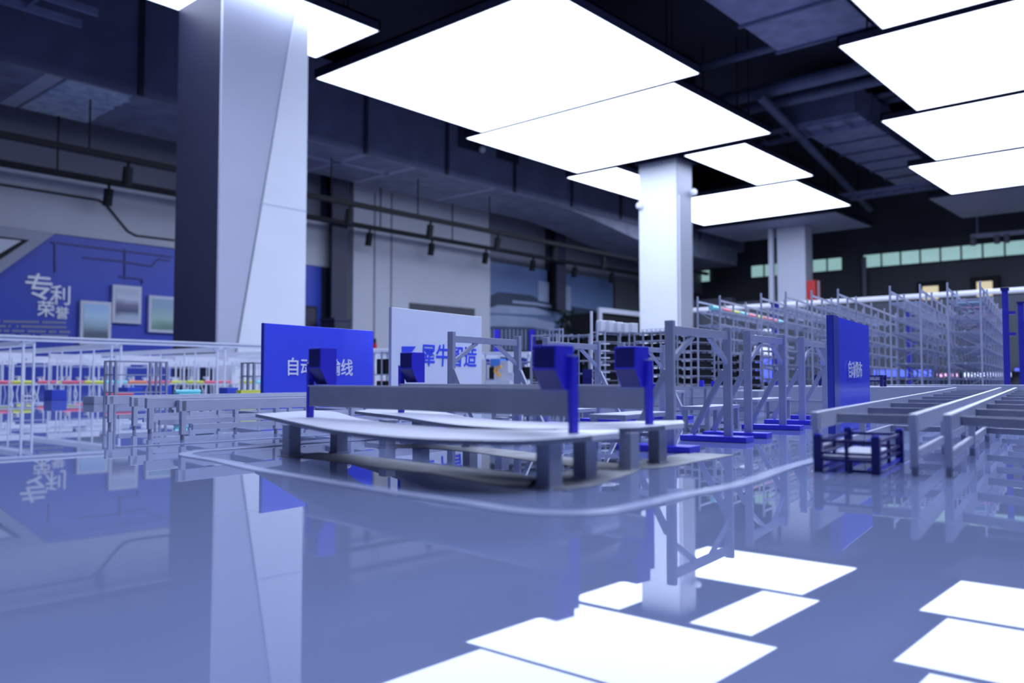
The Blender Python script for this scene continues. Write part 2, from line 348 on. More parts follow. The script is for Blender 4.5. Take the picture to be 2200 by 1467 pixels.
b = MB(); b.box(-5.752, -5.744, 9.985, 10.01, 1.2, 3.4); b.build('corner_strip', M['clad_w'], t)
t = thing('grey_column', (-6.6, 15.9, 0), 'far grey square column below the unlit ceiling panel', 'column')
b = MB(); b.box(-6.86, -6.3, 15.7, 16.05, 0, CAMZ+H-.004); b.build('cladding', M['clad_g'], t)
b = MB(); b.box(-7.02, -6.93, 15.66, 15.75, 0, CAMZ+H-.004); tag(b.build('drain_pipe', M['clad_g']), 'slim grey pipe running up beside the far grey column', 'pipe')
a = at_X(1741, 602, -6.2); c = at_X(1752, 655, -6.2)
t = thing('hose_cabinet', (-6.2, 15.9, c.z), 'red fire hose cabinet on the side of the far grey column', 'cabinet')
b = MB(); b.box(-6.29, -6.12, 15.72, 15.98, c.z, a.z); b.build('body', M['red'], t)
b = MB(); b.box(-6.12, -6.11, 15.84, 15.90, c.z, a.z); b.build('sign_strip', M['txtw'], t)

# ------------------------------------------------------------------ ceiling light panels (units of H)
panels = [  # u0,u1,v0,v1,lit,label
 (1.621,2.426,-2.292,-1.31,1,'largest lit ceiling panel, centre top of the view'),
 (2.441,3.209,-2.399,-1.417,1,'second lit ceiling panel, just beyond the largest one'),
 (3.27,4.016,-1.857,-1.561,1,'narrow lit ceiling panel right of the middle column'),
 (3.247,4.0,-2.497,-2.195,1,'narrow lit ceiling panel left of the middle column'),
 (4.061,4.841,-2.604,-1.671,1,'lit ceiling panel right behind the middle column'),
 (4.956,5.607,-2.726,-1.80,0,'unlit grey ceiling panel above the far grey column'),
 (1.66,2.458,-.755,.2,1,'lit ceiling panel in the top right corner'),
 (2.495,3.291,-.894,.1,1,'nearest large lit panel at the right edge, second of the right row'),
 (3.333,4.092,-1.035,-.05,1,'third lit panel of the right row'),
 (4.138,4.9,-1.167,-.2,1,'farthest lit panel of the right row'),
 (4.936,5.684,-1.294,-.3,0,'unlit grey ceiling panel ending the right row'),
 (.80,1.522,-2.144,-1.835,1,'lit ceiling panel corner right of the near column'),
 (-.05,.76,-2.10,-1.15,1,'lit ceiling panel at the top left edge beyond the near column'),
 (.82,1.60,-.62,.34,1,'added unseen lit ceiling panel above the table nearest the right'),  # this panel and the next are out of view, added for more light
 (0,.77,-.5,.45,1,'added unseen lit ceiling panel right overhead of the table front'),
]
# the near-left panel: its corner is seen at the top left of the column
for i, (u0,u1,v0,v1,lit,lab) in enumerate(panels):
    z = CAMZ + H
    t = thing('ceiling_light' if lit else 'ceiling_panel', (v0*H/2+v1*H/2, (u0+u1)*H/2, z), lab, 'ceiling light' if lit else 'ceiling panel', 'ceiling panels')
    x0, x1, y0, y1 = v0*H, v1*H, u0*H, u1*H
    b = MB(); b.box(x0+.01, x1-.01, y0+.01, y1-.01, z, z+.02); b.build('diffuser' if lit else 'face', M['glow'] if lit else M['pgrey'], t)
    b = MB(); b.box(x0, x1, y0, y0+.02, z, z+.09); b.box(x0, x1, y1-.02, y1, z, z+.09); b.box(x0, x0+.02, y0, y1, z, z+.09); b.box(x1-.02, x1, y0, y1, z, z+.09); b.box(x0, x1, y0, y1, z+.07, z+.09)
    b.build('frame', M['dark'], t)
    b = MB()
    for x in (x0+.2, x1-.2):
        for y in (y0+.2, y1-.2): b.tube((x,y,z+.09), (x,y,CZ), .008, 6)
    each(b, 'hanger', M['black'], t)

# ------------------------------------------------------------------ ducts and services
DX0, DX1, DZ = -9.7, -8.4, CAMZ + 2.9
t = thing('air_duct', (-9.05, 6, DZ), 'huge dark air duct running along the left wall', 'duct')
b = MB(); b.box(DX0, DX1, -4, FY-1, DZ, DZ+1.05); b.build('duct_body', M['duct'], t)
b = MB(); b.box(DX0+.01, DX1-.01, -4, FY-1, DZ-.012, DZ); b.build('bottom_insulation', M['duct_b'], t)
def dpt(px, py): p = at_z(px, py, DZ); return p
b = MB()
q = [dpt(*x) for x in ((60,203),(150,132),(335,185),(230,262))]; ya = at_z(165, 135, DZ).y; yb = at_z(330, 186, DZ).y
zz = DZ - .018
n = 14
edge = [(DX0+.02+(DX1-DX0-.04)*i/n, yb + random.uniform(-.05,.05)) for i in range(n+1)]
ya += .10; b.prism([(DX1-.02, ya, zz), (DX0+.02, ya, zz)] + [(x, y, zz) for x, y in edge], (0,0,.004)); b.build('foil_patch', M['foil'], t)
def strip_(px, py, wd=.12):
    y = at_z(px, py, DZ).y; b = MB(); b.box(DX0+.02, DX1-.02, y-wd/2, y+wd/2, zz, zz+.005); return b
strip_(150, 140, .16).build('joint_tape', M['clad_g'], t)
for px, py in ((790, 328), (888, 358), (1060, 403)): strip_(px, py, .10).build('joint_tape', M['pgrey'], t)
ya = at_z(790, 328, DZ).y; yb = at_z(888, 358, DZ).y
b = MB(); b.box(-9.0, -8.9, ya, yb, zz, zz+.005); b.box(-9.05, -8.95, ya-1, ya, zz, zz+.005); b.build('joint_tape', M['pgrey'], t)
g = MB()
y = -2
while y < FY-2: g.box(DX1, DX1+.03, y, y+.05, DZ, DZ+1.05); y += 1.45
each(g, 'flange', M['dark'], t)
g = MB()
for px in (1010, 1090, 1320, 1356): 
    y = at_X(px, 380, DX1).y; g.box(DX1, DX1+.02, y-.25, y+.25, DZ+.45, DZ+.85)
each(g, 'air_grille', M['dark'], t)
# lower curved run of the duct beyond
b = MB(); pr_ = [(DX0+.15, 10.5, DZ-.016)]
for i in range(25):
    y = 10.5 + i*.28; d = .33*(1-cos(min(1, i/14)*pi))/2; pr_.append((DX0+.15, y, DZ-.02-d))
pr_.append((DX0+.15, 10.5+24*.28, DZ-.016)); b.prism(pr_, (1.1,0,0))
tag(b.build('duct_offset', M['duct_b']), 'grey sagging lower section of the far wall duct', 'duct')
def duct(x0, x1, y0, y1, z, h, lab, steps):
    t = thing('ventilation_duct', ((x0+x1)/2, (y0+y1)/2, z), lab, 'duct')
    b = MB(); b.box(x0, x1, y0, y1, z, z+h); b.build('duct_body', M['cductl'], t)
    g = MB()
    for i in range(steps+1): y = y0 + (y1-y0)*i/steps; g.box(x0-.03, x1+.03, y-.02, y+.02, z-.025, z+h+.02)
    each(g, 'flange', M['duct'], t)
    return t
duct(-3.75, -2.75, 4.2, 8.7, CAMZ+3.6, .4, 'bluish metal duct between the ceiling panels, nearer section', 5)
duct(-4.75, -3.85, 11.3, 16.2, CAMZ+3.6, .4, 'bluish metal duct between the ceiling panels, farther stepped section', 7)
duct(-7.9, -6.9, .2, 2.2, CAMZ+3.35, .4, 'short dark duct piece above the near column, top left', 2)
def pipe(p, q, r, lab, m='duct'):
    b = MB(); b.tube(p, q, r, 12); tag(b.build('ceiling_pipe', M[m], smooth=False), lab, 'pipe')
pipe((-4.4, 9.6, CAMZ+3.5), (-5.7, 17.6, CAMZ+3.5), .06, 'long thin ceiling pipe running away beside the ceiling panels')
pipe((-4.9, 8.9, CAMZ+3.75), (-1.5, 8.9, CAMZ+3.75), .05, 'ceiling pipe crossing behind the nearer metal duct')
pipe((-5.2, 10.2, CAMZ+3.75), (-1.5, 10.2, CAMZ+3.75), .09, 'thicker ceiling pipe crossing left of the right panels')
pipe((-5.2, 10.9, CAMZ+3.8), (-1.5, 10.9, CAMZ+3.8), .07, 'ceiling pipe crossing just before the farther duct')
def tray(p, q, lab, wd=.3):
    p, q = Vector(p), Vector(q); t = thing('cable_tray', (p+q)/2, lab, 'cable tray'); d = (q-p).normalized(); s = d.cross(Vector((0,0,1)))
    b = MB()
    for k in (-1, 1): b.beam(p+s*wd/2*k, q+s*wd/2*k, .02, .07)
    each(b, 'side_rail', M['cductl'], t)
    b = MB(); n = int((q-p).length/.3)
    for i in range(n): c = p + d*(.15+.3*i); b.beam(c-s*wd/2, c+s*wd/2, .03, .015)
    each(b, 'rung', M['duct'], t)
tray((-5.4, 11.6, CAMZ+3.55), (-3.8, 11.6, CAMZ+3.55), 'metal cable tray crossing above the farther duct', .5)
tray((-4.6, 12.6, CAMZ+4.1), (-1.2, 12.6, CAMZ+4.1), 'metal cable tray farther back between the panel rows')
tray((-5.6, 15.2, CAMZ+3.3), (-3.0, 15.2, CAMZ+3.3), 'dark cable tray over the end of the farther duct', .4)
tray((-7.6, -1.2, CAMZ+3.2), (-7.6, 3.0, CAMZ+3.2), 'cable tray at the top left above the near column', .35)
# track lights
for dx, hz, lab, ph, ystart in ((-8.8, 2.3, 'black lighting track nearer to the room, hung below the duct', 0, 0), (-9.62, 2.22, 'black lighting track closer to the wall, hung below the duct', .55, 0)):
    z = CAMZ + hz
    t = thing('lighting_track', (dx, 6, z), lab, 'lighting track', 'lighting tracks along the left wall')
    b = MB(); b.box(dx-.035, dx+.035, -3, 16.5, z, z+.06); b.build('track', M['black'], t)
    b = MB()
    for i in range(9): y = -2.5+i*1.5; b.tube((dx, y, z+.06), (dx, y, DZ-.03), .01, 6)
    each(b, 'hanger', M['black'], t)
    side = 'nearer' if dx > -9 else 'wall side'
    y = 1.0 + ph; n = 0
    while y < 16:
        s = thing('track_spotlight', (dx, y, z), 'small black spotlight on the %s lighting track, %s from the left' % (side, ordn[n]), 'spotlight', 'spotlights on the %s track' % side)
        b = MB(); b.tube((dx, y, z), (dx, y, z-.07), .018, 8); b.build('stem', M['black'], s)
        b = MB(); a = Vector((dx, y, z-.05)); b.tube(a, a+Vector((-.035,0,-.19)), .05, 14); b.build('lamp_head', M['black'], s)
        y += 1.25 if ph else 1.45; n += 1
b = MB(); b.box(-9.58, -8.84, 5.62, 5.68, CAMZ+2.31, CAMZ+2.35); tag(b.build('track_crossbar', M['black']), 'short black bar linking the two lighting tracks', 'bar')
for p, lab in ((at_X(1036, 321, -8.33), 'small white dome detector on the duct below the second lit panel'), (at_Y(1490, 413, 10.3), 'tiny white sensor on the right edge of the middle column'), (at_Y(1374, 442, 9.93), 'tiny white sensor on the left edge of the middle column')):
    b = MB(); r = .05
    for j in range(-4, 5):
        a0, a1 = pi/2*(j-.5)/4.5, pi/2*(j+.5)/4.5
        b.tube(p + Vector((0,0,r*sin(a0))), p + Vector((0,0,r*sin(a1))), r*cos(a0)+.001, 12, 0, r*cos(a1)+.001)
    tag(b.build('ceiling_sensor', M['txtw'], smooth=True), lab, 'sensor')

# ------------------------------------------------------------------ far wall: clerestory windows, lit openings, partition
def strip_window(i, px0, px1, n, ref=(1855,549,2200,520), Y=FY-.02, hh=.27):
    a = at_Y(px0, 560, Y); c = at_Y(px1, 560, Y)
    z1 = at_Y(1855, 549, Y).z; z0 = z1 - hh
    t = thing('window_%d' % i, ((a.x+c.x)/2, Y, z0), None, None); t['kind'] = 'structure'
    b = MB(); b.box(a.x, c.x, Y-.02, Y, z0, z1); b.build('pane', M['win'], t)
    b = MB()
    for k in range(n+1):
        x = a.x + (c.x-a.x)*k/n; b.box(x-.014, x+.014, Y-.05, Y, z0-.03, z1+.03)
    b.box(a.x, c.x, Y-.05, Y, z1, z1+.04); b.box(a.x, c.x, Y-.05, Y, z0-.04, z0); b.build('window_frame', M['walld'], t)
strip_window(1, 1855, 2260, 9); strip_window(2, 1746, 1811, 2); strip_window(3, 1614, 1672, 2); strip_window(4, 1480, 1527, 1)
b = MB(); p = at_Y(1857, 600, FY-.15); b.tube((p.x, p.y, 0), (p.x, p.y, at_Y(1857,552,FY-.15).z), .05, 10); tag(b.build('rain_pipe', M['wallg']), 'pale vertical pipe on the far wall below the window strip', 'pipe')
for px, py0, py1, lab in ((2000, 616, 632, 'left warm lit opening in the dark far wall'), (2116, 606, 622, 'right warm lit opening in the dark far wall')):
    a = at_Y(px-17, py0, FY-.1); c = at_Y(px+17, py1, FY-.1)
    t = thing('lit_opening', ((a.x+c.x)/2, FY-.1, 0), lab, 'lit opening', 'lit openings in the far wall')
    b = MB(); b.box(a.x-.12, c.x+.12, FY-.12, FY-.012, c.z-1.0, a.z+.1); b.build('surround', M['black'], t)
    b = MB(); b.box(a.x, c.x, FY-.14, FY-.12, c.z-.35, a.z); b.build('lamp_panel', M['warm'], t)
a = at_Y(1500, 645, 17.5); c = at_Y(1668, 640, 17.5)
b = MB(); b.box(max(a.x-.6,-9.85), c.x-1.0, 17.4, 17.6, 0, a.z); b.box(c.x-1.02, c.x+.2, 17.3, 17.6, 0, a.z-.12); tag(b.build('grey_booth', M['wallg']), 'low grey booth wall between the middle and far columns', 'booth')
a = at_F(2085, 508, 16); t = thing('projector_bracket', a, 'pale ceiling bracket holding small spotlights near the right edge', 'bracket')
c = at_F(2200, 498, 15.6)
b = MB(); b.beam(a, c + (c-a)*.6, .03, .08); b.tube(a+Vector((.1,.1,0)), Vector((a.x+.1, a.y+.1, CZ-.002)), .015); b.build('bar', M['pgrey'], t)
b = MB()
for s in (.05, .5, .68): p = a + (c-a)*s; b.tube(p-Vector((0,0,.02)), p-Vector((0,0,.18)), .05, 10)
b.build('lamp_head', M['wallg'], t)
PY = 10.75
zp = at_Y(2200, 622, PY).z
xl, xr = at_Y(1470, 700, PY).x, 5.0
t = thing('low_partition', ((xl+xr)/2, PY, 0), 'dark low partition wall with a white light tube along its top', 'partition')
b = MB(); b.box(xl, xr, PY, PY+.12, 0, zp-.05); b.build('panel', M['partition'], t)
b = MB(); b.tube((xl, PY+.02, zp), (xr, PY+.02, zp), .030, 12); b.build('tube_light', M['strip'], t)
for i, (px0, py0, px1, py1, m, lab) in enumerate((
  (1618, 706, 1660, 765, 'scr_w', 'white lit wall poster seen through the left racks'), (1616, 768, 1662, 822, 'scr_b', 'blue lit screen below the white lit poster'),
  (1760, 772, 1792, 800, 'scr_b', 'small blue lit screen seen left of the right blue sign'), (1868, 792, 2008, 812, 'scr_b', 'long blue lit display counter seen through the racks'),
  (2010, 800, 2062, 812, 'scr_p', 'pink lit display patch seen through the racks'), (2064, 798, 2175, 812, 'scr_w', 'white lit display counter near the right blue posts'), (2176, 788, 2330, 799, 'scr_b', 'blue lit screen at the right edge above the white counter'))):
    a = at_Y(px0, py0, PY-.12); c = at_Y(px1, py1, PY-.12)
    t = thing('lit_screen', ((a.x+c.x)/2, PY-.1, c.z), lab, 'screen', 'lit screens on the low partition')
    b = MB(); b.box(a.x+.001, c.x-.001, PY-.10, PY-.001, c.z+.001, a.z-.001); b.build('frame', M['black'], t)
    b = MB(); b.box(a.x+.015, c.x-.015, PY-.11, PY-.10, c.z+.015, a.z-.015); b.build('lit_face', M[m], t)

# ------------------------------------------------------------------ the display table
TX0, TX1, TY0, TY1 = -5.45, 3.0, -1.6, 5.4
t = thing('display_table', ((TX0+TX1)/2, (TY0+TY1)/2, 0), 'huge glossy grey model table mirroring the whole room', 'table')
b = MB(); b.box(TX0, TX1, TY0, TY1, TZ-.04, TZ); b.build('tabletop', M['table'], t)
b = MB(); b.box(TX0+.1, TX1-.1, TY0+.1, TY1-.1, 0, TZ-.04); b.build('plinth', M['plinth'], t)

# ================================================================== the model on the table
MAZ = 33.0
AD, VD = DIR(MAZ), DIR(MAZ+90)                     # along the model lines (away to the right) / across (right and nearer)
def C2(r, f, z=0.0): return CF(r, f, TZ + z)
def pf(px, f): return C2((px-1100)/FPX*f, f)       # point on the table seen at image column px, f metres ahead
def up(p, z): return Vector((p.x, p.y, TZ + z))

# --- printed stripes and matte bands lying on the table
def ribbon(name, pts, wd, m, lab, cat, h=.0006, label_group=None):
    P = [Vector(p) for p in pts]; L_, R_ = [], []
    for i, p in enumerate(P):
        d = (P[min(i+1, len(P)-1)] - P[max(i-1, 0)]).normalized(); n = Vector((-d.y, d.x, 0)); wv = wd[i] if isinstance(wd, list) else wd
        L_.append(p + n*wv/2); R_.append(p - n*wv/2)
    b = MB()
    vs = [up(q, .0002) for q in L_+R_] + [up(q, h) for q in L_+R_]; n = len(P); fs = []
    for i in range(n-1):
        fs += [(i, i+1, n+i+1, n+i), (2*n+i, 3*n+i, 3*n+i+1, 2*n+i+1), (i, 2*n+i, 2*n+i+1, i+1), (n+i, n+i+1, 3*n+i+1, 3*n+i)]
    fs += [(0, n, 3*n, 2*n), (n-1, 3*n-1, 4*n-1, 2*n-1)]
    b.add(vs, fs); return tag(b.build(name, m), lab, cat)
def smooth(pts, k=5):
    P = [Vector(p) for p in pts]; out = []
    for i in range(len(P)-1):
        p0, p1, p2, p3 = P[max(i-1,0)], P[i], P[i+1], P[min(i+2,len(P)-1)]
        for j in range(k):
            t = j/k; out.append(.5*((2*p1) + (p2-p0)*t + (2*p0-5*p1+4*p2-p3)*t*t + (3*p1-p0-3*p2+p3)*t**3))
    return out + [P[-1]]
ribbon('floor_stripe', smooth([on(*q) for q in [(1000,925),(812,943.6),(707,949),(560,960),(450,968),(410,972),(398,976),(412,981),(470,990),(540,1006),(665,1028),(853,1059),(1000,1080),(1098,1096),(1196,1103),(1294,1100),(1368,1087),(1466,1064),(1585,1041),(1687,1006),(1760,985),(1830,960)]]), .012, M['tape'], 'broad pale stripe looping round the curved conveyors on the glossy table', 'stripe')
ribbon('floor_stripe', smooth([on(*q) for q in [(250,961),(420,952),(560,943),(686,935),(800,927)]]), .008, M['tape'], 'thin pale stripe on the table below the left conveyor frames', 'stripe')

# --- curved conveyors
DK, DT = .033, .0036
def deckpt(px, py): return at_z(px, py, TZ + DK)
def curved(front, back, legs, split, lab, zleg=DK-DT):
    F = smooth([deckpt(*q) for q in front], 4); B = smooth([deckpt(*q) for q in back], 4)
    c = (F[0]+B[-1])/2
    t = thing('curved_conveyor', (c.x, c.y, TZ), lab, 'conveyor', 'curved conveyors')
    def slab(F, B, name, m, z0, z1):
        n = len(F); m_ = len(B); b = MB()
        P = F + B[::-1]; k = len(P)
        def tri_strip():
            fs = []; i = j = 0
            while i < n-1 or j < m_-1:
                if j == m_-1 or (i < n-1 and i/(n-1) <= j/(m_-1)): fs.append((i, i+1, k-1-j)); i += 1
                else: fs.append((i, k-2-j, k-1-j)); j += 1
            return fs
        T = tri_strip()
        b.add([up(p, z0) for p in P] + [up(p, z1) for p in P], [(a,c_,d) for a,d,c_ in T] + [(a+k,b_+k,c_+k) for a,b_,c_ in T] + [(i,(i+1)%k,k+(i+1)%k,k+i) for i in range(k)])
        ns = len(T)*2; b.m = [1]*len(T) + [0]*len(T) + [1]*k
        return b.build(name, m, t)
    sp = deckpt(*split); si = min(range(len(F)), key=lambda i: (F[i]-sp).length); sj = min(range(len(B)), key=lambda i: (B[i]-sp).length)
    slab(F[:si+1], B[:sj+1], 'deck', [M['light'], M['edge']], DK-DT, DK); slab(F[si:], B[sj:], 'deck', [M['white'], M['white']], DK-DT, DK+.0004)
    for (px, py, f, wx) in legs:
        p = at_z(px, py, TZ); lb = MB(); e1 = DIR(135.5); e2 = DIR(45.5)
        lb.obox(p, e1, e2, wx, wx, TZ, TZ+zleg)
        lg = lb.build('leg', M['grey'], t, .0004)
        k = MB(); k.obox(p, e1, e2, wx+.002, wx+.002, TZ, TZ+.0015); k.build('foot', M['light'], lg)
    return t
curved([(549,889),(585,896),(626,905),(700,920),(776,930),(853,938),(930,942.5),(1000,944.5),(1100,946),(1196,942),(1330,930)],
       [(672,881),(718,884),(770,898),(833,908),(900,914),(958,919),(1050,922),(1130,923),(1196,923.5),(1329,922.5)],
       [(626,980,0,.0125),(728,973,0,.0125),(832,962,0,.0125),(908,954,0,.011),(1180,1048,0,.0125),(1257,1028,0,.0125)], (1196,930), 'nearer curved grey conveyor deck on short legs, front centre')
curved([(762,883),(800,887.5),(854,893.5),(925,905),(1000,914),(1098,920),(1160,921),(1221,920.5),(1329,919.5),(1378,918),(1470,910)],
       [(791,879),(860,880),(910,882),(958,886),(1000,895),(1050,900),(1098,904),(1221,907),(1343,906),(1466,903.5)],
       [(1352,1009,0,.0115),(1413,994,0,.0115),(1010,960,0,.0115),(1078,952,0,.0115),(900,945,0,.011)], (1378,912), 'farther curved grey conveyor deck behind the nearer one')
# matte bands under the decks: dust mixed with painted reflection of the undersides
ribbon('dust_reflection_band', smooth([on(*q) for q in [(640,976),(735,984),(860,1000),(980,1012),(1090,1030),(1180,1042),(1262,1022),(1310,1008)]]), 0.05, M['dust'], 'matte band of dust and painted deck reflection under the nearer curved conveyor', 'dust and reflection band', .0004)
ribbon('dust_reflection_band', smooth([on(*q) for q in [(820,958),(940,960),(1060,970),(1170,985),(1290,1000),(1380,1000),(1450,988),(1530,975)]]), .045, M['dust'], 'matte band of dust and painted deck reflection under the farther curved conveyor', 'dust and reflection band', .0004)

# --- guard boards between blue kiosk posts (one long thing per conveyor) and kiosks
E1, E2 = DIR(135.5), DIR(45.5)
def kiosk(base, hz0, hz1, side, lab, ptop=.0875):
    t = thing('blue_kiosk', (base.x, base.y, TZ+DK), lab, 'kiosk', 'blue screen kiosks on the curved conveyors')
    b = MB(); b.obox(base, E1, E2, .0045, .0065, TZ+DK, TZ+ptop); p = b.build('post', M['blue'], t, .0004)
    k = MB(); k.obox(base, E1, E2, .0050, .0070, TZ+ptop, TZ+ptop+.0008); k.build('post_cap', M['light'], p)
    wd, dp = .023, .019
    # profile in the (E2, z) plane pushed along E1
    if side > 0: o = base - E1*(.00225+wd) - E2*(dp-.0035)
    else: o = base + E1*(.00225) - E2*(.004)
    zm = hz0 + (hz1-hz0)*.46
    pr = [(0, zm), (0, hz1), (dp, hz1), (dp, hz0), (dp*.48, hz0)]
    b = MB(); b.prism([up(o + E2*e, z) for e, z in pr], E1*wd); h = b.build('head', M['blue'], t, .0006)
    pr2 = [(-.0004, zm+.0015), (-.0004, hz1-.0015)]
    b = MB(); q = [o + E1*.0018 - E2*.0004, o + E1*(wd-.0018) - E2*.0004, o + E1*(wd-.0018), o + E1*.0018]
    b.hexa([up(p_, zm+.001) for p_ in q], [up(p_, hz1-.0018) for p_ in q]); b.build('screen', M['navy'], h)
    b = MB(); dn = (Vector((0,0,hz0-zm)) + E2*dp*.48); nn = E1.cross(dn).normalized(); nn = nn if nn.dot(E2) < 0 else -nn
    q = [up(o + E1*a_, zm) + dn*b_ + nn*c_ for c_ in (0, .0004) for a_, b_ in ((.0012,.03),(wd-.0012,.03),(wd-.0012,.97),(.0012,.97))]; b.hexa(q[:4], q[4:]); b.build('lower_screen_shade', M['navy'], h)  # navy on the slanted half also carries its down-facing shade
    return t
def base_at(px, py): return at_z(px, py, TZ+DK)
K1, K2 = base_at(666, 896.5), base_at(1232, 931); K3, K4 = base_at(862, 886), base_at(1395, 911.5)
def zof(py, P): f = P.dot(FW); return CH + (818-py)/FPX*f
def board(A, B, zb, ztp, lab):
    d = (B-A).normalized(); A2, B2 = A + d*.003, B - d*.003; n = Vector((-d.y, d.x, 0))
    t = thing('guard_board', ((A2.x+B2.x)/2, (A2.y+B2.y)/2, TZ+zb), lab, 'board', 'grey boards between kiosks')
    b = MB(); c = (A2+B2)/2; b.obox(c, d, n, (B2-A2).length, .006, TZ+zb, TZ+ztp); b.build('board', M['grey_d'], t, .0005)
    b = MB(); b.obox(c, d, n, (B2-A2).length, .010, TZ+ztp, TZ+ztp+.0012); b.build('top_rail', M['light'], t)
board(K1, K2, .0445, .0645, 'nearer long grey guard board between two blue kiosks'); board(K3, K4, .0455, .0655, 'farther long grey guard board between two blue kiosks')
kiosk(K1, .066, .103, -1, 'nearer left blue kiosk, in front of the blue sign'); kiosk(K2, zof(838, K2), zof(741, K2), 1, 'nearer right blue kiosk, the largest in view')
kiosk(K3, .068, .103, -1, 'farther left blue kiosk, in front of the white sign'); kiosk(K4, zof(832, K4), zof(744, K4), 1, 'farther right blue kiosk beside the nearest gantry')

# --- gantries
def gantry(px0, f0, y0, px1, f1, y1, side, lab, wd=.0092, dp=.0062):
    A, B = pf(px0, f0), pf(px1, f1); d = (B-A).normalized(); n = Vector((d.y, -d.x, 0)) * (-1 if side < 0 else 1)
    z0, z1 = CH + (818-y0)/FPX*f0, CH + (818-y1)/FPX*f1; s0, s1 = z0/.13, z1/.13
    t = thing('gantry_frame', ((A.x+B.x)/2, (A.y+B.y)/2, TZ), lab, 'gantry', 'grey braced gantry frames')
    for P, z in ((A, z0), (B, z1)):
        s = z/.13
        b = MB(); b.obox(P, n, d, wd*s, dp*s, TZ+.006, TZ+z); b.build('post', M['grey'], t, .0005)
        b = MB(); b.beam(up(P + n*.004*s, z*.62), up(P + n*.043*s, .008), dp*.85*s, .0058*s); b.build('brace', M['grey'], t)
        b = MB(); b.obox(P + n*.014*s, n, d, .078*s, .028*s, TZ+.0002, TZ+.0064*s); b.build('base_plate', M['blue'], t, .0006)
    b = MB(); b.beam(up(A + d*dp*.5, z0-.0095*s0), up(B - d*dp*.5, z1-.0095*s1), dp*.8, .009); b.build('crossbeam', M['grey'], t, .0003)
    L = (B-A).length
    for P, z, sg in ((A, z0, 1), (B, z1, -1)):
        b = MB(); b.beam(up(P + d*sg*dp*.4, z-.040*z/.13), up(P + d*sg*L*.36, z-.0130*z/.13), dp*.6, .0052); b.build('knee_brace', M['grey'], t)
gantry(1440, .834, 688, 1563, .969, 703, -1, 'nearest and tallest grey gantry with blue feet, right of centre')
gantry(1606, 1.041, 709.5, 1680, 1.21, 718.5, -1, 'second grey gantry of the right row, between the nearest and the last')
gantry(1722, 1.355, 723.5, 1772, 1.52, 730, -1, 'third grey gantry of the right row, left of the blue sign')
gantry(970, 1.138, 712, 1112, 1.256, 722, 1, 'left grey gantry standing in front of the white sign')
gantry(1173, 1.297, 725, 1284, 1.419, 733, 1, 'grey gantry partly hidden by the largest blue kiosk')
gantry(1337, 1.47, 736, 1424, 1.566, 741, 1, 'grey gantry behind the farther right blue kiosk')

# --- standing signs
def sign(px0, f0, y0, px1, f1, y1, face, edge, thick, lab, nm='standing_sign'):
    A, B = pf(px0, f0), pf(px1, f1); d = (B-A).normalized(); n = Vector((d.y, -d.x, 0))
    z = (CH + (818-y0)/FPX*f0 + CH + (818-y1)/FPX*f1)/2
    t = thing(nm, ((A.x+B.x)/2, (A.y+B.y)/2, TZ), lab, 'sign')
    b = MB(); q = [A, B, B - n*thick, A - n*thick]; b.hexa([up(p, .0005) for p in q], [up(p, z) for p in q]); b.build('board', face, t, .0006)
    b = MB(); q = [A+n*.0008, A - n*(thick+.0008), A - n*(thick+.0008) - d*.0015, A+n*.0008-d*.0015]; b.hexa([up(p, .0005) for p in q], [up(p, z) for p in q]); b.build('left_edge', edge, t)
    return t, A, d, n, z
t, A, d, n, z = sign(567, 1.60, 692, 802, 1.857, 712, M['sblue'], M['sedge'], .006, 'blue sign with white characters, left of centre behind the conveyor')
def spt(A, d, px, py):        # point on the sign's face plane under a pixel
    rr = ray(px, py); nn = Vector((d.y, -d.x, 0)); o = Vector((0,0,CAMZ)); k = (A-o).dot(nn)/rr.dot(nn); return o + rr*k
p0 = spt(A, d, 613, 807); p1 = spt(A, d, 758, 807); wt = (p1-p0).length
hh = spt(A, d, 613, 783).z - p0.z
text('自动传输线', 'lettering', wt/5.0, p0 + n*.0006 + Vector((0,0,wt/5*.10)), d, UP, M['txtw'], t, .0008, .014)
t, A, d, n, z = sign(841, 1.80, 660, 1035, 2.08, 680, M['swhite'], M['light'], .006, 'tall white sign with a blue logo and characters, centre left')
p0 = spt(A, d, 902, 787); p1 = spt(A, d, 1022, 787); wt = (p1-p0).length
text('犀牛智造', 'lettering', wt/3.95, p0 + n*.0006 + Vector((0,0,wt/4*.12)), d, UP, M['txtb'], t, .0008, .012, .08)
b = MB(); P = [spt(A, d, x, y) + n*.0003 for x, y in [(863,744),(893,744),(880,762),(888,764),(879,780),(862,780)]]; b.prism(P, n*.0009); b.build('logo', M['txtb'], t)
t, A, d, n, z = sign(1789, 1.10, 676, 1868, 1.318, 700, M['sblue'], M['sedge'], .006, 'blue sign with white characters at the right, above the conveyor frames')
b = MB(); q = [A, A + d*.030, A + d*.030 + n*.002, A + n*.002]; b.hexa([up(p, .0005) for p in q], [up(p, z) for p in q]); b.build('hinge_strip', M['sedge'], t)
p0 = spt(A, d, 1819, 812); p1 = spt(A, d, 1850, 812); wt = (p1-p0).length
text('自动松布', 'lettering', wt/4.1, p0 + n*.0022 + Vector((0,0,wt/4*.10)), d, UP, M['txtw'], t, .0008, .014)

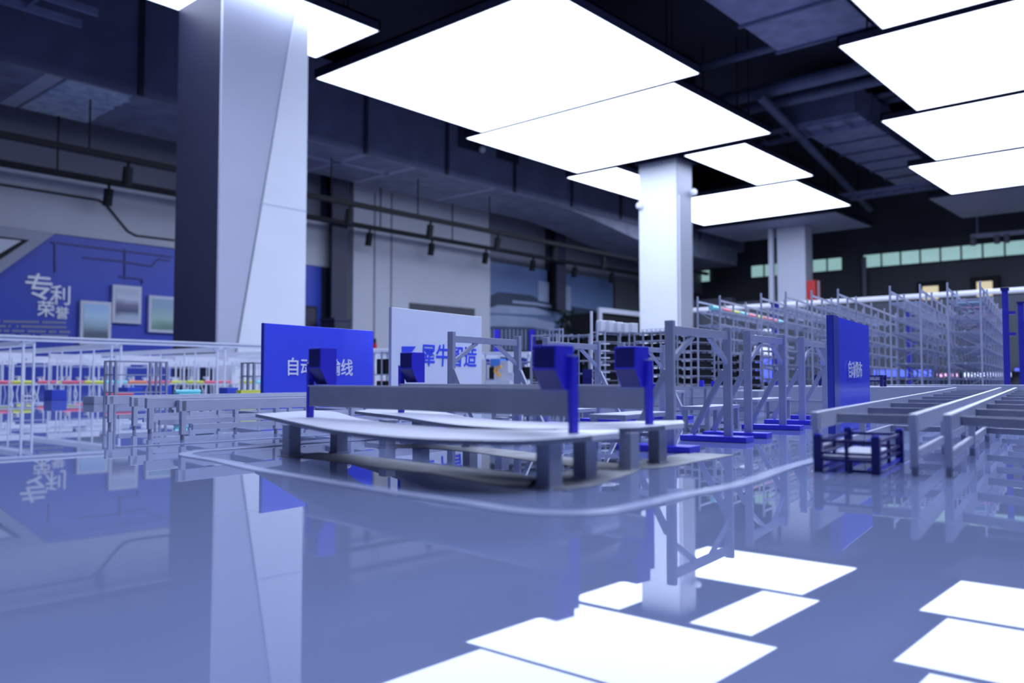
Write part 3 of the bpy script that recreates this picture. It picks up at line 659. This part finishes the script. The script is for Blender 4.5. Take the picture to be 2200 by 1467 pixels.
# --- long roller conveyor frames: two side beams on legs, tied by crossbars
def frame(A0, A1, B0, B1, z0, z1, n, lab, grp='long grey conveyor frames', hb=.0135, m='grey', foot=True, side='light'):
    t = thing('conveyor_frame', ((A0.x+B0.x)/2, (A0.y+B0.y)/2, TZ), lab, 'conveyor frame', grp)
    for P, Q in ((A0, A1), (B0, B1)):
        b = MB(); b.beam(up(P, z0-hb/2), up(Q, z1-hb/2), .0055, hb); b.build('side_beam', M[m], t, .0004)
        d = (Q-P).normalized()
        b = MB(); b.beam(up(P + d*.02, .015), up(Q, .015), .004, .0065); b.build('lower_rail', M[m], t)
        for i in range(n):
            s = (i + .02)/(n-.6); s = min(s, .99); p = P + (Q-P)*s; zz = z0 + (z1-z0)*s
            b = MB(); b.obox(p + d*.004, d, Vector((d.y,-d.x,0)), .0065, .0055, TZ+.007, TZ+zz-hb+.0005 if i else TZ+zz-.001); lg = b.build('leg', M[m], t, .0003)
            b = MB(); b.tube(up(p + d*.004, .0003), up(p + d*.004, .0075), .0026, 8); b.build('foot', M['grey_d'], lg)
    for i in range(n+2):
        s = min(.99, (i+.5)/(n+1.5)); p, q = A0 + (A1-A0)*s, B0 + (B1-B0)*s; zz = z0 + (z1-z0)*s
        b = MB(); b.beam(up(p, zz-.008), up(q, zz-.008), .006, .0075); b.build('crossbar', M['grey_d'], t)
        if i % 2 == 0 and i > 0:
            b = MB(); b.beam(up(p, .015), up(q, .015), .006, .006); b.build('lower_crossbar', M['grey_d'], t)
    return t
frame(pf(1747,.66), pf(2052,1.75), pf(1957,.617), pf(2148,1.74), .0455, .0565, 7, 'right conveyor frame, the left one of the pair, starting behind the blue cage', m='mid')
frame(pf(2031,.61), pf(2181,1.72), pf(2420,.50), pf(2330,1.62), .0455, .0565, 7, 'right conveyor frame running out of the right edge of the view', m='mid')
def lr(f0, px0, L, z=.0476):
    A = pf(px0, f0); return A, A + AD*L
a0, a1 = lr(.984, 384, .62); b0, b1 = lr(1.096, 315, .60); frame(a0, a1, b0, b1, .0476, .0476, 5, 'nearest left conveyor frame with pale side beams', m='mid')
a0, a1 = lr(1.17, 282, .62); b0, b1 = lr(1.27, 230, .62); frame(a0, a1, b0, b1, .0476, .0486, 5, 'farther left conveyor frame beside the grey rack', m='mid')

# --- small benches
def bench(cx, f, wv, la, z, lab, m='grey', n_extra=None):
    C = C2(cx, f); t = thing('bench_table', (C.x, C.y, TZ), lab, 'bench', 'small grey benches')
    c = C - VD*wv/2 + AD*la/2
    b = MB(); b.obox(c, VD, AD, wv, la, TZ+z-.005, TZ+z); b.build('tabletop', M[m], t, .0004)
    for i in (-1, 1):
        for j in (-1, 1):
            b = MB(); p = c + VD*(wv/2-.004)*i + AD*(la/2-.004)*j; b.obox(p, VD, AD, .0055, .0055, TZ, TZ+z-.005); b.build('leg', M[m], t)
        b = MB(); p = c + AD*(la/2-.004)*i; b.beam(up(p - VD*(wv/2-.006), .008), up(p + VD*(wv/2-.006), .008), .003, .004); b.build('stretcher', M[m], t)
    return t, c
bench(.1164, .862, .042, .12, .035, 'small grey bench just behind the farther right blue kiosk')
bench(.2667, 1.135, .040, .13, .035, 'small grey bench between the two nearest gantries')
bench(.424, 1.45, .048, .22, .038, 'small grey bench seen between the second gantry posts')
t, c4 = bench(.497, 1.86, .11, .10, .057, 'grey bench carrying two small blue blocks behind the nearest gantry')
bench(.29, 1.62, .05, .12, .050, 'tall small grey bench right of the farther right blue kiosk')
bench(.07, 1.15, .05, .10, .030, 'low small grey bench below the guard boards')
bench(.005, 1.42, .05, .12, .030, 'low grey bench behind the gantry in front of the white sign')
for px, f, h, lab in ((1507, 1.84, .0145, 'small blue block, left one on the grey bench'), (1533, 1.84, .0125, 'small blue block, right one on the grey bench')):
    p = pf(px, f); b = MB(); b.obox(p, VD, AD, .009, .010, TZ+.0572, TZ+.057+h); tag(b.build('blue_block', M['blue'], bevel=.0005), lab, 'block')
p = pf(1505, 1.87); b = MB(); b.obox(p, VD, AD, .07, .05, TZ+.057, TZ+.0572+.0003); tag(b.build('navy_sheet', M['navy']), 'thin navy sheet under the two small blue blocks', 'sheet')
for i, px in enumerate((1403, 1410)):
    p = pf(px, 1.60); b = MB(); b.obox(p, VD, AD, .003, .012, TZ+.0502, TZ+.064); tag(b.build('blue_plate', M['blue']), 'small upright blue plate on the tall bench, %s one' % ('left' if i == 0 else 'right'), 'plate')

# --- closed belt housings behind the gantries
def housing(pxa, fa, pxb, fb, dep, z, lab, plates, z0=.0):
    A, B = pf(pxa, fa), pf(pxb, fb); d = (B-A).normalized(); n = Vector((-d.y, d.x, 0))
    t = thing('belt_housing', ((A.x+B.x)/2, (A.y+B.y)/2, TZ+z0), lab, 'conveyor housing')
    b = MB(); q = [A, B, B+n*dep, A+n*dep]; b.hexa([up(p, z0) for p in q], [up(p, z) for p in q]); b.build('housing', M['grey'], t, .0008)
    b = MB(); q = [A-n*.001, B-n*.001, B, A]; b.hexa([up(p, z*.48) for p in q], [up(p, z*.48+.001) for p in q]); b.build('seam', M['light'], t)
    for s0, s1, e0, e1 in plates:
        b = MB(); q = [A+(B-A)*s0+n*dep*e0, A+(B-A)*s1+n*dep*e0, A+(B-A)*s1+n*dep*e1, A+(B-A)*s0+n*dep*e1]; b.hexa([up(p, z) for p in q], [up(p, z+.0015) for p in q]); b.build('white_plate', M['white'], t)
housing(1640, 1.88, 1880, 1.66, .30, .058, 'long grey belt housing with white top plate behind the gantries', [(.02,.62,.10,.55)])
housing(1578, 1.99, 1628, 1.93, .10, .047, 'small grey belt housing with a white plate left of the long one', [(.05,.95,.08,.6)])
housing(1885, 2.02, 2290, 1.80, .06, .061, 'long grey belt housing closing off the right conveyor frames', [], .02)
housing(1250, 2.45, 1590, 2.20, .05, .055, 'long low grey housing at the foot of the dense shelving', [])
for i in range(2):
    p = pf(2000+110*i, 1.93); b = MB(); b.obox(p + AD*.02, VD, AD, .01, .012, TZ, TZ+.0195); tag(b.build('housing_stand', M['grey']), 'short grey stand under the right belt housing, %s one' % ('left' if i == 0 else 'right'), 'stand')

# --- blue cage trolley
P0 = at_z(1883, 1020, TZ); t = thing('blue_cage', (P0.x, P0.y, TZ), 'open blue cage trolley at the near end of the right conveyor frame', 'cage')
wv, la, hz = .0415, .112, .0285
c = [P0, P0 - VD*wv, P0 - VD*wv + AD*la, P0 + AD*la]
for p in c:
    b = MB(); b.obox(p, VD, AD, .0062, .0062, TZ, TZ+hz-.0006); pp = b.build('post', M['navy'], t, .0004)
    b = MB(); b.obox(p, VD, AD, .0052, .0052, TZ+hz-.0006, TZ+hz+.0008); b.build('cap', M['blue'], pp)
for i in range(4):
    p, q = c[i], c[(i+1)%4]
    for z_ in (.024, .0145, .0095):
        b = MB(); b.beam(up(p, z_), up(q, z_), .0022, .0022); b.build('rail', M['navy'], t)
    m_ = (p+q)/2; b = MB(); b.obox(m_, VD, AD, .0026, .0026, TZ+(.002), TZ+.0245); b.build('upright', M['navy'], t)
b = MB(); b.obox((c[0]+c[2])/2, VD, AD, wv-.008, la-.008, TZ+.0105, TZ+.0125); b.build('deck', M['light'], t)
for i in (0, 2):
    p, q = c[i-1], c[i]; b = MB(); b.beam(up(p, .003), up(q, .003), .002, .003); b.build('skid', M['blue'], t)
p = pf(1882, 1.6); C_ = p
t = thing('blue_cage', (p.x, p.y, TZ), 'small far blue cage partly hidden by the right blue sign', 'cage')
wv, la = .06, .04; zb_ = .058
P0 = pf(1893, 1.72); c = [P0, P0 - VD*.13, P0 - VD*.13 + AD*.04, P0 + AD*.04]
for p in c: b = MB(); b.obox(p, VD, AD, .006, .006, TZ+.0582, TZ+.082); b.build('post', M['navy'], t)
for i in range(4):
    for z_ in (.080, .070): b = MB(); b.beam(up(c[i], z_), up(c[(i+1)%4], z_), .003, .003); b.build('rail', M['navy'], t)
t.location.z = TZ + .0582
for ch in [x for x in COL.objects if x.parent == t]: ch.location.z -= .0582

# --- tall open racks at the right: five racks receding away, facade along VD
def rackpos(px):            # facade line through the near right corner
    r0, f0 = (2110-1100)/FPX*2.2, 2.2; k = (px-1100)/FPX
    dr, df = sin(rad(MAZ+90)), cos(rad(MAZ+90))
    s = (k*f0 - r0)/(dr - k*df); return C2(r0 + s*dr, f0 + s*df)
ZL = [.287, .244, .202, .160, .117, .075, .033]
RACKS = [(2039, 2110, 'rightmost tall open grey rack nearest the thick blue post'), (1915, 1980, 'tall open grey rack, second from the right blue post'), (1746, 1803, 'tall open grey rack seen just above the right blue sign'), (1637, 1690, 'tall open grey rack above the second gantry'), (1500, 1548, 'tall open grey rack beside the middle column')]
for ri, (pa, pb, lab) in enumerate(RACKS):
    A, B = rackpos(pa), rackpos(pb); wv = (B-A).length; L = 1.03; nb = 8
    t = thing('storage_rack', ((A.x+B.x)/2, (A.y+B.y)/2, TZ), lab, 'rack', 'tall open storage racks')
    for side, P in ((0, A), (1, B)):
        for i in range(nb+1):
            q = P + AD*L*i/nb; b = MB(); b.obox(q, VD, AD, .0050, .0050, TZ, TZ + (.334 if i % 2 == 0 else .322)); b.build('post', M['grey'], t)
        b = MB(); b.beam(up(P, .322 - .004), up(P + AD*L, .318), .003, .006); b.build('top_beam', M['light'], t)
    for zi, z in enumerate(ZL):
        b = MB(); n = 18
        for k in (A, B, (A+B)/2): b.beam(up(k, z), up(k + AD*L*1.02, z), .0045, .0055)
        for i in range(n): q = A + AD*L*(i+.5)/n; b.beam(up(q, z+.001), up(q + VD*wv, z+.001), .016, .002)
        b.build('shelf', M['grey'], t)
    for i in range(0, nb, 2):
        for j in range(0, 7):
            z0, z1 = (ZL[j+1] if j < 6 else .004), ZL[j]; z0, z1 = (z0, z1) if j % 2 else (z1, z0)
            q = A + AD*L*i/nb; b = MB(); b.beam(up(q, z0), up(q + VD*wv, z1), .0022, .0022); b.build('brace', M['grey_d'], t)
# a cross-aisle frame tying the racks: outer back braces along the right rack
cols = ['cyan', 'pink', 'yellow', 'cyan', 'pink', 'orange', 'pink']
px_s = [1538, 1572, 1588, 1604, 1625, 1640, 1652, 1683, 1700, 1714]
names = ['cyan', 'pink', 'yellow', 'cyan', 'pink', 'yellow', 'pink', 'pink', 'cyan', 'orange']
A, B = rackpos(1500), rackpos(1548)
def roll(p, q, r, m, lab, grp):
    b = MB(); b.tube(p, q, r, 14); b.tube(p + (p-q).normalized()*.0006, q + (q-p).normalized()*.0006, r*.35, 10)
    return tag(b.build('cloth_roll', M[m], smooth=False), lab, 'cloth roll', grp)
for i, (px, cn) in enumerate(zip(px_s, names)):
    u_ = .06 + .092*i
    base = A + (B-A)*.5 + AD*u_
    roll(up(base - AD*.04, .2995), up(base + AD*.04, .2995), .0082, cn, '%s cloth roll on the rack beside the middle column, %s from its near end' % (cn, ['first','second','third','fourth','fifth','sixth','seventh','eighth','ninth','tenth'][i]), 'cloth rolls on the rack')
# colored sheets on the rightmost rack
A, B = rackpos(2039), rackpos(2110)
for i, (cn, z, u_) in enumerate((('cyan', .2885, .22), ('pink', .2885, .38), ('cyan', .2885, .54), ('pink', .2455, .62), ('cyan', .2455, .78), ('pink', .2885, .76), ('pink', .2035, .72))):
    c = (A+B)/2 + AD*u_; b = MB(); b.obox(c, VD, AD, (B-A).length*.8, .10, TZ+z+.0012, TZ+z+.006)
    tag(b.build('cloth_bundle', M[cn]), 'folded %s cloth bundle in the rightmost rack, %s' % (cn, ['nearest on the top shelf', 'second on the top shelf', 'third on the top shelf', 'nearer one on the second shelf', 'farther one on the second shelf', 'farthest on the top shelf', 'on the third shelf'][i]), 'cloth bundle', 'bundles in the rightmost rack')
# blue lift posts
def blue_post(px, f, ztop, wd, lab, arms=True):
    p = pf(px, f); t = thing('lift_mast', (p.x, p.y, TZ), lab, 'mast', 'blue lift masts')
    b = MB(); b.obox(p, VD, AD, wd, wd*1.1, TZ, TZ+ztop); b.build('mast', M['mast'], t)
    b = MB(); b.obox(p, VD, AD, wd*1.35, wd*1.4, TZ+ztop-.002, TZ+ztop+.004); b.build('cap', M['navy'], t)
    if arms:
        for z in (.80, .62): b = MB(); b.obox(p + VD*wd*.9, VD, AD, wd*1.3, wd*1.5, TZ+ztop*z-.004, TZ+ztop*z+.004); b.build('bracket', M['mast'], t)
blue_post(2163, 2.25, .07+196/1800*2.25, .015, 'thick blue lift mast standing right of the rightmost rack')
blue_post(2196, 2.35, .07+167/1800*2.35, .014, 'blue lift mast at the very right edge of the view')
blue_post(1667, 3.75, .07+166/1800*3.75, .028, 'blue lift mast behind the racks, left of the right blue sign')
blue_post(1956, 3.6, .07+150/1800*3.6, .020, 'blue lift mast deep inside the right racks')

# --- dense shelving with dark bins
def shelving(px0, f0, px1, f1, ztop, levels, lab, dep=.07, bins=True, z0=.0, m='grey', nbay=None):
    A, B = pf(px0, f0), pf(px1, f1); d = (B-A).normalized(); n = Vector((-d.y, d.x, 0)); W = (B-A).length
    nbay = nbay or max(1, round(W/.05))
    t = thing('shelving_unit', ((A.x+B.x)/2, (A.y+B.y)/2, TZ), lab, 'shelving', 'dense shelving units')
    for i in range(nbay+1):
        for k in (0, 1):
            q = A + d*W*i/nbay + n*dep*k; b = MB(); b.obox(q, d, n, .004, .004, TZ+z0, TZ+ztop+.004); b.build('post', M[m], t)
    for j in range(levels):
        z = z0 + .012 + (ztop-z0-.012)*(j)/(levels-1)
        b = MB(); b.beam(up(A, z), up(B, z), .004, .0042); b.beam(up(A+n*dep, z), up(B+n*dep, z), .004, .0042)
        b.obox((A+B)/2+n*dep/2, d, n, W, dep, TZ+z-.001, TZ+z+.0006)
        b.build('shelf', M[m], t)
    if bins:
        b = MB()
        for i in range(nbay):
            q = A + d*W*(i+.5)/nbay + n*dep*.5
            for j in range(levels-1):
                z = z0 + .012 + (ztop-z0-.012)*(j)/(levels-1); h_ = (ztop-z0-.012)/(levels-1)
                b.obox(q, d, n, W/nbay*.62, dep*.8, TZ+z+.0008, TZ+z+h_*.72)
        o = b.build('black_bins', M['black'], t); o['kind'] = 'stuff'
    if W > .12:
        b = MB(); b.beam(up(A, z0+.02), up(A+d*W/nbay, ztop*.5), .002, .003); b.build('brace', M[m], t)
    return t, A, d, n, W
shelving(1143, 2.9, 1196, 2.8, .07+98/1800*2.85, 5, 'left open shelving by the mural, with black bins', nbay=2)
shelving(1200, 2.75, 1266, 2.65, .07+97/1800*2.7, 6, 'open shelving behind the largest blue kiosk', nbay=3)
tU, AU, dU, nU, WU = shelving(1272, 2.60, 1300, 2.56, .07+104/1800*2.6, 8, 'narrow tall shelving stack below the white boxes', nbay=1)
t5, A5, d5, n5, W5 = shelving(1306, 2.70, 1352, 2.64, .07+101/1800*2.67, 8, 'shelving with black bins between two dense units', nbay=2)
t6, A6, d6, n6, W6 = shelving(1364, 2.55, 1440, 2.45, .07+104/1800*2.5, 9, 'dense shelving full of black bins below the middle column', nbay=4)
shelving(1456, 2.42, 1500, 2.36, .07+100/1800*2.4, 9, 'dense shelving seen through the nearest gantry', nbay=3)
shelving(1508, 2.46, 1562, 2.40, .07+58/1800*2.4, 7, 'lower dense shelving right of the nearest gantry', nbay=3)
shelving(1576, 2.48, 1612, 2.44, .07+62/1800*2.4, 7, 'lower dense shelving between the first two gantries', nbay=2)
shelving(1045, 3.05, 1140, 2.95, .07+40/1800*3.0, 3, 'low black bin shelving behind the left gantry', nbay=5)
shelving(803, 3.1, 838, 3.05, .07+60/1800*3.1, 3, 'low black bin shelving seen between the two signs', nbay=2)
# boxes on top of the shelving
k = 0
wl = ['leftmost', 'second', 'third', 'fourth', 'rightmost']
for i, (px, wd, h) in enumerate(((1284, 17, 26), (1302, 16, 25), (1320, 15, 22), (1336, 15, 20), (1352, 13, 20))):
    p = pf(px, 2.66) + nU*.02; b = MB(); zt0 = .07 + 101/1800*2.67 + .0045; b.obox(p, dU, nU, wd/1800*2.66*.85, .03, TZ+zt0, TZ+zt0 + h/1800*2.66)
    tag(b.build('white_carton', M['white'], bevel=.002), 'tall white carton on the shelving by the middle column, %s of five' % wl[i], 'carton', 'tall white cartons on the shelving')
for i in range(8):
    q = A6 + d6*W6*(i+.5)/8 + n6*.03; zt0 = .07 + 104/1800*2.5 + .0045
    b = MB(); b.tube(up(q, zt0), up(q, zt0+.009), .0055, 12); tag(b.build('white_tub', M['white']), 'round white tub on the dense shelving by the middle column, %s from the left' % ordn[i], 'tub', 'white tubs on the dense shelving')
for i in range(8):
    z = .03 + i*.0215; q = AU + dU*WU*1.25 - nU*.02; b = MB(); b.obox(q, dU, nU, .022, .03, TZ+z, TZ+z+.004)
    o = tag(b.build('white_tray', M['white']), 'thin white tray beside the narrow shelving stack, %s from the bottom' % ordn[i], 'tray', 'white trays beside the narrow stack')
p = pf(1271, 2.5); b = MB(); b.obox(p, VD, AD, .006, .006, TZ, TZ+.07+150/1800*2.5); tag(b.build('white_pole', M['white']), 'tall thin white pole at the left end of the white cartons', 'pole')
p = pf(1283, 2.48); b = MB(); b.obox(p, VD, AD, .005, .006, TZ, TZ+.07+125/1800*2.48); tag(b.build('grey_pole', M['grey']), 'thin grey pole right of the tall white pole', 'pole')
t, *_ = shelving(1181, 2.62, 1202, 2.60, .07+111/1800*2.6, 5, 'slim grey tower frame rising above the shelving', bins=False, nbay=1, dep=.02)
p = pf(1262, 2.3); b = MB(); b.obox(p, VD, AD, .026, .006, TZ, TZ+.07+12/1800*2.3); b.obox(p, VD, AD, .026, .010, TZ+.07+6/1800*2.3, TZ+.07+25/1800*2.3); tag(b.build('navy_box', M['navy']), 'navy box in front of the open shelving', 'box')
# white machine behind the left gantry
p = pf(1082, 2.7); t = thing('white_machine', (p.x, p.y, TZ), 'white model machine with orange arms behind the left gantry', 'machine')
b = MB(); b.obox(p, VD, AD, .10, .08, TZ, TZ+.072); b.build('base', M['white'], t)
b = MB(); b.obox(p - VD*.02 + AD*.03, VD, AD, .055, .03, TZ+.072, TZ+.136); b.build('cabinet', M['light'], t)
b = MB(); b.obox(p - VD*.04 + AD*.03, VD, AD, .035, .034, TZ+.12, TZ+.142); b.build('blue_panel', mat('panel_azure', (.10,.30,.85), .4), t)
b = MB()
b.beam(up(p - VD*.015, .085), up(p - VD*.035, .105), .008, .008); b.beam(up(p - VD*.035, .105), up(p - VD*.010, .118), .007, .007); b.build('robot_arm', mat('arm_orange', (.85,.45,.10), .4), t)
b = MB(); b.obox(p + VD*.035, VD, AD, .035, .05, TZ+.072, TZ+.095); b.build('side_cabinet', M['light'], t)
a_, c_ = pf(1040, 3.4), pf(1140, 3.3); t = thing('garment_rail', (a_.x, a_.y, TZ), 'white overhead rail with hanging dark blue cloths behind the left gantry', 'rail')
b = MB(); b.beam(up(a_, .183), up(c_, .180), .02, .010); b.build('rail', M['white'], t)
for s in (.03, .95): q = a_ + (c_-a_)*s; b = MB(); b.obox(q, VD, AD, .006, .006, TZ, TZ+.178); b.build('post', M['white'], t)
b = MB()
for s in range(9): q = a_ + (c_-a_)*(.08+.1*s); b.obox(q, (c_-a_).normalized(), AD, .014, .004, TZ+.135, TZ+.158)
o = b.build('hanging_cloths', M['blueprint'], t); o['kind'] = 'stuff'

# --- grey open racks and slab at the left
def cage_rack(px, f, wv, la, hz, lab, levels=(.0, .5, .98)):
    C = pf(px, f); c = [C, C - VD*wv, C - VD*wv + AD*la, C + AD*la]
    t = thing('open_rack', (C.x, C.y, TZ), lab, 'rack', 'grey open box racks')
    for p in c + [(c[1]+c[0])/2, c[3]-AD*.02, c[2]-AD*.02]: b = MB(); b.obox(p, VD, AD, .006, .006, TZ, TZ+hz); b.build('post', M['grey_d'], t)
    for l in (.28, .68, .985):
        b = MB()
        for i in range(4): b.beam(up(c[i], hz*l), up(c[(i+1)%4], hz*l), .003, .0035)
        b.build('tie_bar', M['grey_d'], t)
cage_rack(249, 2.42, .052, .165, .129, 'grey open box rack standing behind the left conveyor frames')
cage_rack(546, 2.35, .050, .165, .122, 'grey open box rack partly hidden by the left blue sign')
C = pf(204, 2.50); t = MB(); t.obox(C - VD*.03 + AD*.14, VD, AD, .06, .28, TZ, TZ+.0235); tag(t.build('grey_slab', M['grey'], bevel=.0005), 'low grey block on the table left of the grey rack', 'block')
c = C - VD*.008 + AD*.04; roll(up(c, .0291), up(c + AD*.09, .0291), .0055, 'pink', 'pink cloth roll lying on the low grey block', 'loose cloth rolls')
c = pf(377, 2.0); b = MB(); b.tube(up(c, .0445), up(c + AD*.07, .0445), .0045, 12); b.obox(c + AD*.035, VD, AD, .020, .06, TZ+.036, TZ+.040)
tag(b.build('cloth_sheet', M['cyan']), 'pale cyan cloth roll with loose end behind the left frames', 'cloth')
C = pf(372, 2.02); t, _c = bench((372-1100)/FPX*1.99+.02, 1.99, .05, .16, .0360, 'low bench under the pale cyan cloth roll')
c = pf(520, 2.2); b = MB(); b.obox(c + AD*.05, VD, AD, .02, .12, TZ, TZ+.046); tag(b.build('yellow_cloth', M['yellow']), 'yellow cloth stack at the foot of the grey rack by the blue sign', 'cloth')

# --- white garment line: long rail, ladder tracks, posts, work tables with rolls
RX = -3.70
t = thing('overhead_rail', (RX, 2.5, TZ), 'long white overhead rail crossing in front of the near column', 'overhead rail')
b = MB(); b.box(RX-.012, RX+.012, .3, 4.42, TZ+.230, TZ+.2425); b.build('lower_strip', M['white'], t)
b = MB(); b.box(RX-.02, RX+.02, .3, 4.42, TZ+.2445, TZ+.252); b.build('upper_strip', M['white'], t)
YS = [.55, .89, 1.236, 1.585, 2.081, 2.56, 3.05, 3.55, 4.05, 4.36]
for y in YS:
    for dy in (0, .040): b = MB(); b.box(RX-.004, RX+.004, y-.004+dy, y+.004+dy, TZ, TZ+.230); b.build('post', M['white'], t)
    b = MB(); b.box(RX-.004, RX+.004, y, y+.04, TZ+.006, TZ+.012); b.build('foot_bar', M['white'], t)
for i, y in enumerate(YS[:-1]):
    y += .02
    t = thing('ladder_track', (RX-.8, y, TZ+.2), 'white overhead ladder track behind the long rail, %s from the left' % ordn[i], 'ladder track', 'white overhead ladder tracks')
    b = MB(); b.box(RX-1.60, RX-.02, y-.032, y-.026, TZ+.212, TZ+.232); b.build('side_rail', M['white'], t)
    b = MB(); b.box(RX-1.60, RX-.02, y+.026, y+.032, TZ+.212, TZ+.232); b.build('side_rail', M['white'], t)
    b = MB()
    for k in range(32): x = RX-.05-k*.049; b.box(x-.004, x+.004, y-.026, y+.026, TZ+.214, TZ+.219)
    each(b, 'rung', M['white'], t)
    for x in (RX-.30, RX-.67, RX-1.17):
        for dy in (-.029, .029): b = MB(); b.box(x-.003, x+.003, y+dy-.003, y+dy+.003, TZ, TZ+.212); b.build('post', M['white'], t)
# work tables
def work_table():
    t = thing('work_table', (0,0,TZ), 'white work table', 'table', 'white work tables of the garment line')
    b = MB(); b.box(-.055, .055, -.10, .10, TZ+.050, TZ+.054); b.build('tabletop', M['white'], t)
    for i in (-1,1):
        for j in (-1,1):
            b = MB(); b.beam((i*.045, j*.085, TZ+.050), (i*.052, j*.095, TZ+.001), .005, .005); b.build('leg', M['white'], t)
    for j in (-1,1):
        b = MB(); b.box(-.053, -.048, j*.08-.0025, j*.08+.0025, TZ+.054, TZ+.175); b.build('lamp_post', M['white'], t)
    b = MB(); b.box(-.058, -.044, -.115, .115, TZ+.172, TZ+.196); b.build('light_board', M['white'], t)
    b = MB(); b.box(-.056, -.046, -.115, .115, TZ+.150, TZ+.154); b.build('wire_rail', M['light'], t)
    for k, yy in enumerate((-.05, .04)):
        b = MB(); b.box(-.03, .005, yy-.018, yy+.018, TZ+.054, TZ+.060); b.box(.0-.008, .006, yy-.006, yy+.006, TZ+.06, TZ+.088); b.box(-.03, .006, yy-.006, yy+.006, TZ+.082, TZ+.092); b.build('sewing_machine', M['light'], t)
    return t
proto = work_table(); pr = []
rows = [(-4.12, 'front'), (-4.62, 'middle'), (-5.12, 'back')]
cc = ['pink','yellow','cyan','orange','pink','yellow','pink','yellow','orange','pink','yellow','pink','yellow','cyan','cyan','pink','yellow','cyan','pink','pink','cyan','cyan','yellow','cyan']
_o = ['first','second','third','fourth','fifth','sixth','seventh','eighth','ninth','tenth','eleventh','twelfth']
first = True; ci = 0
for ri, (x, rn) in enumerate(rows):
    for i in range(12):
        y = .72 + i*.30 + .07*ri
        o = proto if first else copy_tree(proto); first = False
        o.location = (x, y, TZ); o['label'] = 'white work table with light board, %s row, %s from the left' % (rn, ordn[i])
        for k in (-1, 1):
            cn = cc[(2*i + (k > 0) + 5*ri) % len(cc)]
            if ri == 2 and k == 1: continue
            p = Vector((x+.044, y + k*.048, TZ+.0633))
            roll(p - Vector((0,.043,0)), p + Vector((0,.043,0)), .0085, cn, '%s cloth roll, %s end of the %s work table, %s row' % (cn, 'left' if k < 0 else 'right', ordn[i], rn), 'cloth rolls on the work tables')
for i, (px, f, wd, h, lab) in enumerate(((121, 3.05, .055, .038, 'navy box on the table below the leftmost cloth rolls'), (281, 3.2, .06, .045, 'blue box behind the grey open rack'), (492, 3.15, .05, .045, 'blue box left of the second grey open rack'), (350, 3.35, .05, .05, 'small blue box behind the white posts'))):
    p = pf(px, f); b = MB(); b.obox(p, VD, AD, wd, wd, TZ, TZ+h); tag(b.build('blue_crate', M['blueprint'], bevel=.001), lab, 'crate')
# white clothes stands between the tables and the wall side
for i, y in enumerate((.9, 1.5, 2.15, 2.75, 3.4, 4.0)):
    t = thing('garment_stand', (-5.32, y, TZ), 'white garment stand at the back of the garment line, %s from the left' % ordn[i], 'garment stand', 'white garment stands at the back')
    b = MB(); b.box(-5.335, -5.305, y-.24, y+.24, TZ+.165, TZ+.200); b.build('cover', M['white'], t)
    for k in range(9): yy = y-.22+k*.055; b = MB(); b.box(-5.323, -5.317, yy-.003, yy+.003, TZ, TZ+.165); b.build('post', M['white'], t)
